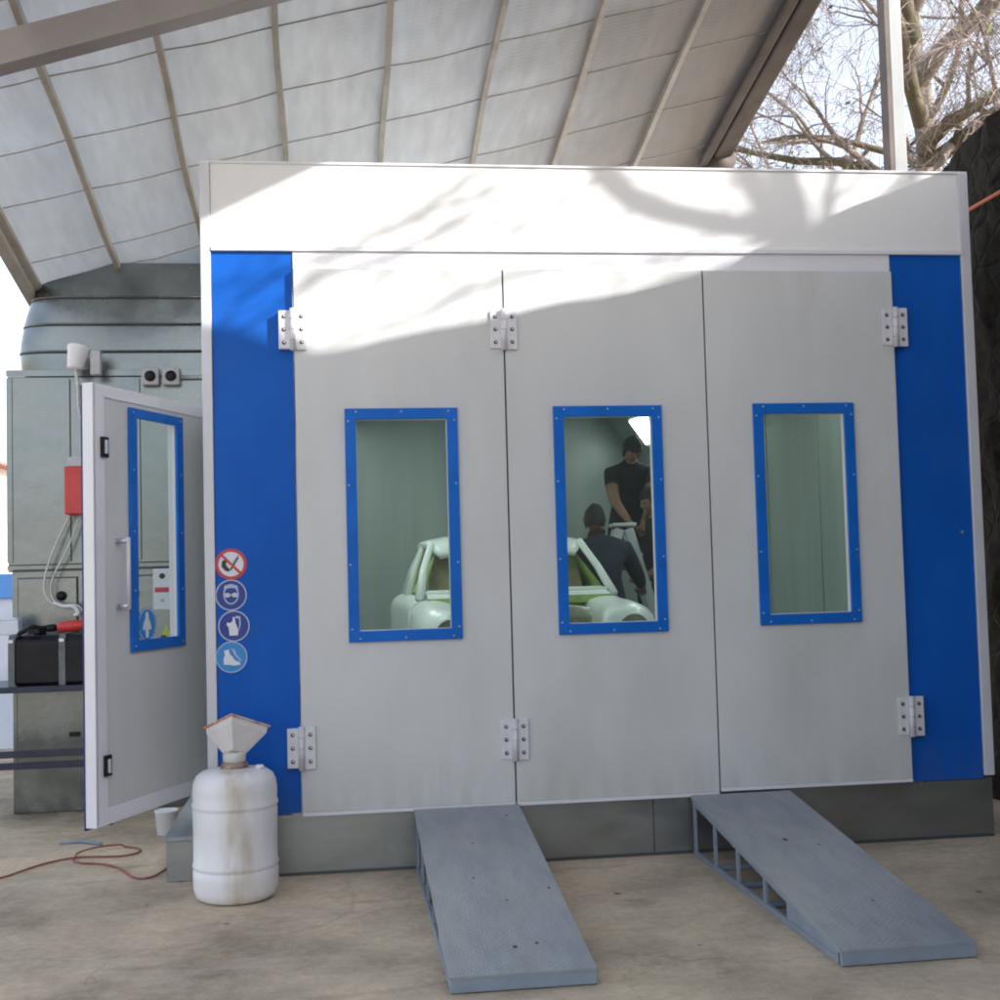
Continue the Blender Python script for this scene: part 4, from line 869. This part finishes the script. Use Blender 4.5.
# front fenders, each a rounded hull with a headlight bowl
for sx in (-1, 1):
    f = MB(); rings = []
    for y, xo, zt in [(.0, .72, .80), (.04, .77, .835), (.14, .80, .855), (.35, .815, .87), (.6, .81, .88), (.949, .79, .90)]:
        xi = .40 if y < .2 else .46
        half = [(xi, .22), (xi, zt - .06), (xi + .03, zt - .01), ((xi + xo) / 2, zt + .015), (xo - .10, zt), (xo - .03, zt - .05), (xo, zt - .14), (xo, .30), (xo - .04, .22)]
        rings.append([Vector((sx * x, y, z)) for x, z in (half if sx > 0 else half[::-1])])
    loft(rings, 'carwhite', f); f.sm = [True] * len(f.sm); fo = f.build('front_fender', car); md = fo.modifiers.new('sub', 'SUBSURF'); md.levels = md.render_levels = 2
    hd_ = MB().lathe([(.004, .02), (.105, .02), (.125, .0), (.125, -.03), (.105, -.035)], 'carwhite', 28, T=Matrix.Translation((sx * .60, .03, .70)) @ Matrix.Rotation(R(90), 4, 'X'))
    hl = hd_.build('headlight_ring', fo); MB().disc(sx * .60, .70, .10, -.008, 'carbrown', 28, th=.01).build('headlight_hole', hl)
# open engine bay with inner wings and bulkhead
bay = MB(); bay.box(-.40, .40, .06, .12, .22, .62, 'carwhite'); bay.box(-.455, .455, .12, .948, .28, .50, 'carbrown'); bay.box(-.455, .455, .90, .948, .50, .93, 'cargreen')
for sx in (-1, 1): bay.lathe([(.16, 0), (.17, .14), (.10, .20), (.02, .21)], 'carbrown', 20, c=(sx * .25, .45, .64))
bay.box(-.1, .12, .3, .7, .50, .78, 'cargreen'); bay.tube([(-.42, .5, .82), (0, .55, .88), (.42, .5, .82)], .015, 'carwhite', 8); bay.build('engine_bay', car, .01)
cw = MB(); cw.add([(-.66, .86, .915), (.66, .86, .915), (.64, 1.04, .97), (-.64, 1.04, .97)], [(0, 1, 2, 3)], 'carwhite'); cw.box(-.66, .66, .84, .862, .86, .915, 'cargreen'); cw.build('scuttle', car)
# greenhouse: roof, pillars, window openings
RZ = 1.35
gb = {'A0': (.70, .98, .93), 'A1': (.57, 1.42, RZ - .05), 'B0': (.70, 1.85, .93), 'B1': (.57, 1.9, RZ - .03), 'C0': (.66, 2.75, .93), 'C1': (.54, 2.38, RZ - .06)}
for sx in (-1, 1):
    for a_, b_, nm in (('A0', 'A1', 'windscreen_pillar'), ('B0', 'B1', 'door_pillar'), ('C0', 'C1', 'rear_pillar')):
        pa, pb = [Vector((sx * gb[k][0], gb[k][1], gb[k][2])) for k in (a_, b_)]
        MB().tube([pa - (pb - pa) * .05, pa.lerp(pb, .5) + Vector((sx * .015, 0, 0)), pb, pb + (pb - pa) * .03], [.034, .028, .026, .026], 'carwhite', 8).build(nm, car)
rf = MB(); rr = []
for y, hw, z in [(1.34, .52, RZ - .065), (1.40, .57, RZ - .02), (1.52, .60, RZ + .02), (1.9, .61, RZ + .035), (2.2, .60, RZ + .01), (2.40, .56, RZ - .04), (2.48, .48, RZ - .10)]:
    rr.append([Vector((x * hw, y, z - .055 * abs(x) ** 4 - .0)) for x in (-1, -.9, -.7, -.35, 0, .35, .7, .9, 1)] + [Vector((x * hw * .97, y, z - .055 * abs(x) ** 4 - .035)) for x in (1, .5, 0, -.5, -1)])
loft(rr, 'carwhite', rf); rfo = rf.build('roof', car)
for pgn in rfo.data.polygons: pgn.use_smooth = True
MB().tube([(-.66, .98, .95), (0, .93, .955), (.66, .98, .95)], .016, 'carwhite', 8).build('windscreen_sill', car)
it = MB(); it.add([(-.64, 1.3, .6), (.64, 1.3, .6), (.54, 1.62, 1.33), (-.54, 1.62, 1.33)], [(0, 1, 2, 3)], 'kraft'); it.box(-.55, -.1, 1.75, 1.86, .5, 1.1, 'cargreen'); it.box(.1, .55, 1.75, 1.86, .5, 1.05, 'cargreen'); it.box(-.64, .64, 1.02, 1.2, .85, .96, 'cargreen'); it.build('masked_interior', car, .01)
mk = MB()
for sx in (-1, 1): mk.add([(sx * .66, 1.05, .95), (sx * .68, 1.83, .95), (sx * .53, 1.86, 1.25), (sx * .53, 1.46, 1.24)], [(0, 1, 2, 3)], 'cargreen'); mk.add([(sx * .68, 1.9, .95), (sx * .65, 2.66, .95), (sx * .51, 2.33, 1.22), (sx * .53, 1.93, 1.25)], [(0, 1, 2, 3)], 'kraft')
mk.build('masking_film', car)
for sx in (-1, 1):
    for y in (.55, 2.75):
        wh_ = MB().lathe([(.10, -.09), (.26, -.09), (.28, -.06), (.28, .06), (.26, .09), (.10, .09)], 'tyre', 32, T=Matrix.Translation((sx * .715, y, .28)) @ Matrix.Rotation(R(90), 4, 'Y')).build('wheel', car)
        MB().lathe([(.01, -.095), (.16, -.095), (.17, -.06), (.17, .06), (.16, .095), (.01, .095)], 'carwhite', 24, T=Matrix.Translation((sx * .715, y, .28)) @ Matrix.Rotation(R(90), 4, 'Y')).build('rim', wh_)

# ------------------------------------------------------------------ ladder and platform, people
ld = thing('step_ladder', 'open aluminium step ladder held by the man in black', 'ladder', (2.62, 4.55, FZ), R(84))
def lad():
    for sy, nm in ((-1, 'front_frame'), (1, 'rear_frame')):
        b = MB()
        for sx in (-1, 1):
            bot = Vector((sx * .23, sy * .42, 0)); top = Vector((sx * .13, sy * .04, 1.42)); u = (top - bot).normalized()
            T = Matrix.Translation(bot) @ u.to_track_quat('Z', 'Y').to_matrix().to_4x4()
            b.box(-.014, .014, -.035, .035, 0, (top - bot).length, 'ladder', T)
        b.build(nm, ld)
    for k in range(1, 6):
        f = k / 6; y = -.42 + .38 * f; x = .23 - .10 * f
        MB().box(-x + .015, x - .015, y - .045, y + .045, 1.44 * f - .012, 1.44 * f + .012, 'ladder').build('step', ld)
    MB().box(-.16, .16, -.10, .10, 1.441, 1.47, 'ladder').build('top_cap', ld, .006)
lad()
tr = thing('work_trestle', 'dark work trestle the bending man stands on', 'trestle', (2.82, 5.25, FZ))
MB().box(-.4, .4, -.22, .22, .56, .595, 'steel_d').build('platform', tr, .004)
for sx in (-1, 1):
    for sy in (-1, 1): MB().tube([(sx * .38, sy * .24, 0), (sx * .34, sy * .17, .56)], .018, 'steel_d', 8).build('leg', tr)
MB().tube([(-.37, -.21, .24), (.37, -.21, .24)], .014, 'steel_d', 8).build('brace', tr)

def person(name_label, loc, rz, J, E, skinver, cloth, hands, head, face_dir, hairs=True, group='men working inside the booth'):
    """J: joints {name:(x,y,z,r)}, E: edges; grown with a skin modifier into one continuous mesh"""
    names = list(J); me = bpy.data.meshes.new('grow'); me.from_pydata([J[k][:3] for k in names], [(names.index(a), names.index(b)) for a, b in E], [])
    ob = bpy.data.objects.new('grow', me); col.objects.link(ob)
    ob.modifiers.new('s', 'SKIN'); lay = me.skin_vertices[0].data if me.skin_vertices else None
    if lay is None:
        bpy.context.view_layer.objects.active = ob; me.skin_vertices  # created by the modifier
    for i, k in enumerate(names):
        sv = me.skin_vertices[0].data[i]; r = J[k][3]; sv.radius = (r, r) if not isinstance(r, tuple) else r; sv.use_root = (i == 0)
    sd = ob.modifiers.new('d', 'SUBSURF'); sd.levels = 2; sd.render_levels = 2
    dg = bpy.context.evaluated_depsgraph_get(); dg.update()
    body = bpy.data.meshes.new_from_object(ob.evaluated_get(dg)); bpy.data.objects.remove(ob)
    mb = MB(); bv = [v.co.copy() for v in body.vertices]
    def near_skin(c):
        best = min(names, key=lambda k: (Vector(J[k][:3]) - c).length); return best in skinver
    fs_s = []; fs_c = []
    for pg in body.polygons: (fs_s if near_skin(pg.center) else fs_c).append(tuple(pg.vertices))
    o = len(mb.v); mb.v += [tuple(v) for v in bv]
    for f_ in fs_s: mb.f.append(f_); mb.mi.append(mb.m('skin')); mb.sm.append(True)
    for f_ in fs_c: mb.f.append(f_); mb.mi.append(mb.m(cloth)); mb.sm.append(True)
    # hands: palm from the wrist plus five bent fingers
    for (wn, dirv, side) in hands:
        wv = Vector(J[wn][:3]); d = Vector(dirv).normalized(); s_ = Vector(side).normalized(); nrm = d.cross(s_).normalized()
        mb.tube([wv - d * .02, wv + d * .03, wv + d * .075, wv + d * .09], [.022, .030, .032, .02], 'skin', 10)
        for k, (off, ln) in enumerate(((-.027, .062), (-.009, .075), (.009, .070), (.026, .055))):
            b0 = wv + d * .078 + s_ * off; k1 = b0 + d * ln * .45; k2 = k1 + (d * .6 + nrm * .8).normalized() * ln * .35; k3 = k2 + (nrm - d * .1).normalized() * ln * .28
            mb.tube([b0, k1, k2, k3], [.0095, .009, .008, .006], 'skin', 6)
        t0 = wv + d * .03 - s_ * .026; t1 = t0 + (d * .6 - s_ * .7).normalized() * .035; t2 = t1 + (d * .8 + nrm * .5).normalized() * .03
        mb.tube([t0, t1, t2], [.012, .010, .007], 'skin', 6)
    # head: skull, jaw, nose, ears, eyes, mouth
    hc = Vector(head); fd = Vector(face_dir).normalized(); q = fd.to_track_quat('-Y', 'Z'); TH = Matrix.Translation(hc) @ q.to_matrix().to_4x4()
    n1, n2 = 16, 12; vs = []
    for a in range(n2 + 1):
        ph = math.pi * a / n2
        for b_ in range(n1):
            th = 2 * math.pi * b_ / n1; x = math.sin(ph) * math.cos(th); y = math.sin(ph) * math.sin(th); z = math.cos(ph)
            jaw = 1 - .28 * max(0, -z) ** 1.3
            vs.append(TH @ Vector((x * .076 * jaw, y * .096 * (jaw if y > 0 else 1), z * .115)))
    mb.add(vs, [(a * n1 + b_, (a + 1) * n1 + b_, (a + 1) * n1 + (b_ + 1) % n1, a * n1 + (b_ + 1) % n1) for a in range(n2) for b_ in range(n1)], 'skin', True)
    mb.tube([TH @ Vector((0, -.088, .02)), TH @ Vector((0, -.108, -.018)), TH @ Vector((0, -.092, -.028))], [.007, .013, .010], 'skin', 8)
    for sx in (-1, 1):
        mb.tube([TH @ Vector((sx * .074, .0, .02)), TH @ Vector((sx * .083, .008, 0)), TH @ Vector((sx * .074, .0, -.028))], [.012, .017, .009], 'skin', 8)
        mb.tube([TH @ Vector((sx * .022, -.089, .012)), TH @ Vector((sx * .038, -.083, .012))], .0065, 'hair', 6)
    mb.tube([TH @ Vector((-.022, -.086, -.055)), TH @ Vector((0, -.092, -.054)), TH @ Vector((.022, -.086, -.055))], .004, 'neck', 6)
    root = mb.build('person'); tag(root, name_label, 'person', group); root.location = loc; root.rotation_euler = (0, 0, rz)
    hr = MB(); vs = []; m1, m2 = 20, 9
    for a in range(m2 + 1):
        ph = math.pi * .70 * a / m2
        for b_ in range(m1):
            th = 2 * math.pi * b_ / m1; x = math.sin(ph) * math.cos(th); y = math.sin(ph) * math.sin(th); z = math.cos(ph)
            k = 1.13 + .10 * noise.noise(Vector((x * 5, y * 5, z * 5)))
            if y < -.35 and z < .45: z = .45 + (z - .45) * .15; k = 1.06
            vs.append(TH @ Vector((x * .078 * k, y * .098 * k + .004, z * .117 * k)))
    hr.add(vs, [(a * m1 + b_, (a + 1) * m1 + b_, (a + 1) * m1 + (b_ + 1) % m1, a * m1 + (b_ + 1) % m1) for a in range(m2) for b_ in range(m1)], 'hair', True)
    hr.build('hair', root)
    return root
EB = [('pelvis', 'waist'), ('waist', 'chest'), ('chest', 'neck'), ('neck', 'headb'), ('chest', 'shl'), ('shl', 'ell'), ('ell', 'wrl'), ('chest', 'shr'), ('shr', 'elr'), ('elr', 'wrr'),
      ('pelvis', 'hpl'), ('hpl', 'knl'), ('knl', 'anl'), ('anl', 'tol'), ('pelvis', 'hpr'), ('hpr', 'knr'), ('knr', 'anr'), ('anr', 'tor')]
# man bending over the ladder top, standing on the trestle, facing the yard and looking down
J1 = {'pelvis': (0, .06, .93, .145), 'waist': (.0, .0, 1.08, .135), 'chest': (.0, -.17, 1.28, .16), 'neck': (.0, -.28, 1.43, .058), 'headb': (.0, -.33, 1.47, .06),
      'shl': (.18, -.20, 1.33, .075), 'ell': (.17, -.36, 1.08, .052), 'wrl': (.055, -.50, .88, .028), 'shr': (-.18, -.20, 1.33, .075), 'elr': (-.17, -.36, 1.08, .052), 'wrr': (-.06, -.50, .88, .028),
      'hpl': (.10, .06, .86, .095), 'knl': (.12, .02, .48, .065), 'anl': (.13, .08, .09, .045), 'tol': (.14, -.10, .04, .038), 'hpr': (-.10, .06, .86, .095), 'knr': (-.12, .02, .48, .065), 'anr': (-.13, .08, .09, .045), 'tor': (-.14, -.10, .04, .038)}
person('man in black bending down over the top of the ladder', (2.83, 5.25, FZ + .60), R(-4), J1, EB, {'wrl', 'wrr', 'ell', 'elr', 'headb'}, 'cloth',
       [('wrl', (-.1, -.25, -1), (1, 0, 0)), ('wrr', (.1, -.25, -1), (-1, 0, 0))], (.0, -.385, 1.53), (.15, -.75, -.85))
# man with his back to the yard, leaning forward beside the car
J2 = {'pelvis': (0, -.05, .88, .15), 'waist': (0, .0, 1.03, .145), 'chest': (.0, .10, 1.22, .17), 'neck': (-.02, .17, 1.35, .06), 'headb': (-.03, .19, 1.39, .06),
      'shl': (-.20, .12, 1.24, .085), 'ell': (-.26, .28, 1.02, .06), 'wrl': (-.12, .42, .90, .03), 'shr': (.20, .12, 1.24, .085), 'elr': (.32, .26, 1.00, .06), 'wrr': (.36, .44, .92, .03),
      'hpl': (-.11, -.05, .82, .10), 'knl': (-.13, .10, .46, .07), 'anl': (-.14, -.02, .09, .048), 'tol': (-.14, .15, .045, .04), 'hpr': (.11, -.05, .82, .10), 'knr': (.14, .10, .46, .07), 'anr': (.15, -.02, .09, .048), 'tor': (.16, .15, .045, .04)}
person('dark haired man in navy overalls seen from behind beside the car', (2.28, 3.85, FZ), R(-8), J2, EB, {'wrl', 'wrr', 'headb'}, 'cloth2',
       [('wrl', (.2, 1, -.3), (-1, 0, 0)), ('wrr', (.1, 1, -.2), (1, 0, 0))], (-.03, .22, 1.49), (.1, 1, -.3))
# third man, upright in black at the right of the window
J3 = {'pelvis': (0, .02, .93, .15), 'waist': (0, .0, 1.10, .14), 'chest': (.0, 0, 1.32, .165), 'neck': (.0, -.02, 1.50, .06), 'headb': (.0, -.03, 1.55, .06),
      'shl': (.20, 0, 1.40, .085), 'ell': (.25, -.05, 1.12, .055), 'wrl': (.20, -.25, 1.00, .03), 'shr': (-.20, 0, 1.40, .085), 'elr': (-.26, -.08, 1.14, .055), 'wrr': (-.25, -.30, 1.08, .03),
      'hpl': (.10, .02, .87, .10), 'knl': (.12, -.02, .48, .07), 'anl': (.13, .05, .09, .048), 'tol': (.14, -.13, .045, .04), 'hpr': (-.10, .02, .87, .10), 'knr': (-.12, -.02, .48, .07), 'anr': (-.13, .05, .09, .048), 'tor': (-.14, -.13, .045, .04)}
person('man in black standing at the right wall of the booth beyond the ladder', (2.96, 4.70, FZ), R(-75), J3, EB, {'wrl', 'wrr', 'headb'}, 'cloth',
       [('wrl', (-.1, -1, -.3), (1, 0, 0)), ('wrr', (.1, -1, -.2), (-1, 0, 0))], (.0, -.05, 1.66), (0, -1, -.3))

# ------------------------------------------------------------------ light, world, camera
AZ, EL = R(55), R(27.6)
S = Vector((math.sin(AZ) * math.cos(EL), -math.cos(AZ) * math.cos(EL), math.sin(EL)))
sun = bpy.data.lights.new('sun', 'SUN'); sun.energy = 8.5; sun.angle = R(.55); sun.color = (1, .965, .93)
so_ = bpy.data.objects.new('sun', sun); col.objects.link(so_); so_.rotation_euler = S.to_track_quat('Z', 'Y').to_euler()
w = bpy.data.worlds.new('World'); scene.world = w; w.use_nodes = True; nt = w.node_tree
bg = nt.nodes['Background']; sk_ = nt.nodes.new('ShaderNodeTexSky'); sk_.sky_type = 'NISHITA'; sk_.sun_disc = False
sk_.sun_elevation = EL; sk_.sun_rotation = math.pi - AZ; sk_.air_density = 1.0; sk_.dust_density = 1.6; sk_.ozone_density = 1.0; sk_.altitude = 50
hs_ = nt.nodes.new('ShaderNodeHueSaturation'); hs_.inputs['Saturation'].default_value = .48; hs_.inputs['Value'].default_value = 1.12
mt_ = nt.nodes.new('ShaderNodeMix'); mt_.data_type = 'RGBA'; mt_.blend_type = 'MULTIPLY'; mt_.inputs['Factor'].default_value = 1; mt_.inputs['B'].default_value = (1.01, 1.0, 1.025, 1)
nt.links.new(sk_.outputs[0], hs_.inputs['Color']); nt.links.new(hs_.outputs[0], mt_.inputs['A']); nt.links.new(mt_.outputs['Result'], bg.inputs['Color']); bg.inputs['Strength'].default_value = .36

cam = bpy.data.cameras.new('camera'); co = bpy.data.objects.new('camera', cam); col.objects.link(co); scene.camera = co
yaw, pit, rol, foc = .1317, .0528, -.0265, 1281.4
f = Vector((math.sin(yaw) * math.cos(pit), math.cos(yaw) * math.cos(pit), math.sin(pit))); r = Vector((math.cos(yaw), -math.sin(yaw), 0)); u = r.cross(f)
r2_ = r * math.cos(rol) + u * math.sin(rol); u2 = -r * math.sin(rol) + u * math.cos(rol)
co.matrix_world = Matrix(((r2_.x, u2.x, -f.x, .1583), (r2_.y, u2.y, -f.y, -6.1361), (r2_.z, u2.z, -f.z, 1.4106), (0, 0, 0, 1)))
cam.sensor_width = 36; cam.lens = foc / 1000 * 36; cam.clip_end = 1000; cam.clip_start = .05
scene.cycles.pixel_filter_type = 'BLACKMAN_HARRIS'; scene.cycles.filter_width = 2.0
scene.render.resolution_x = 1024; scene.render.resolution_y = 1024
scene.view_settings.view_transform = 'Standard'; scene.view_settings.look = 'None'; scene.view_settings.exposure = 0
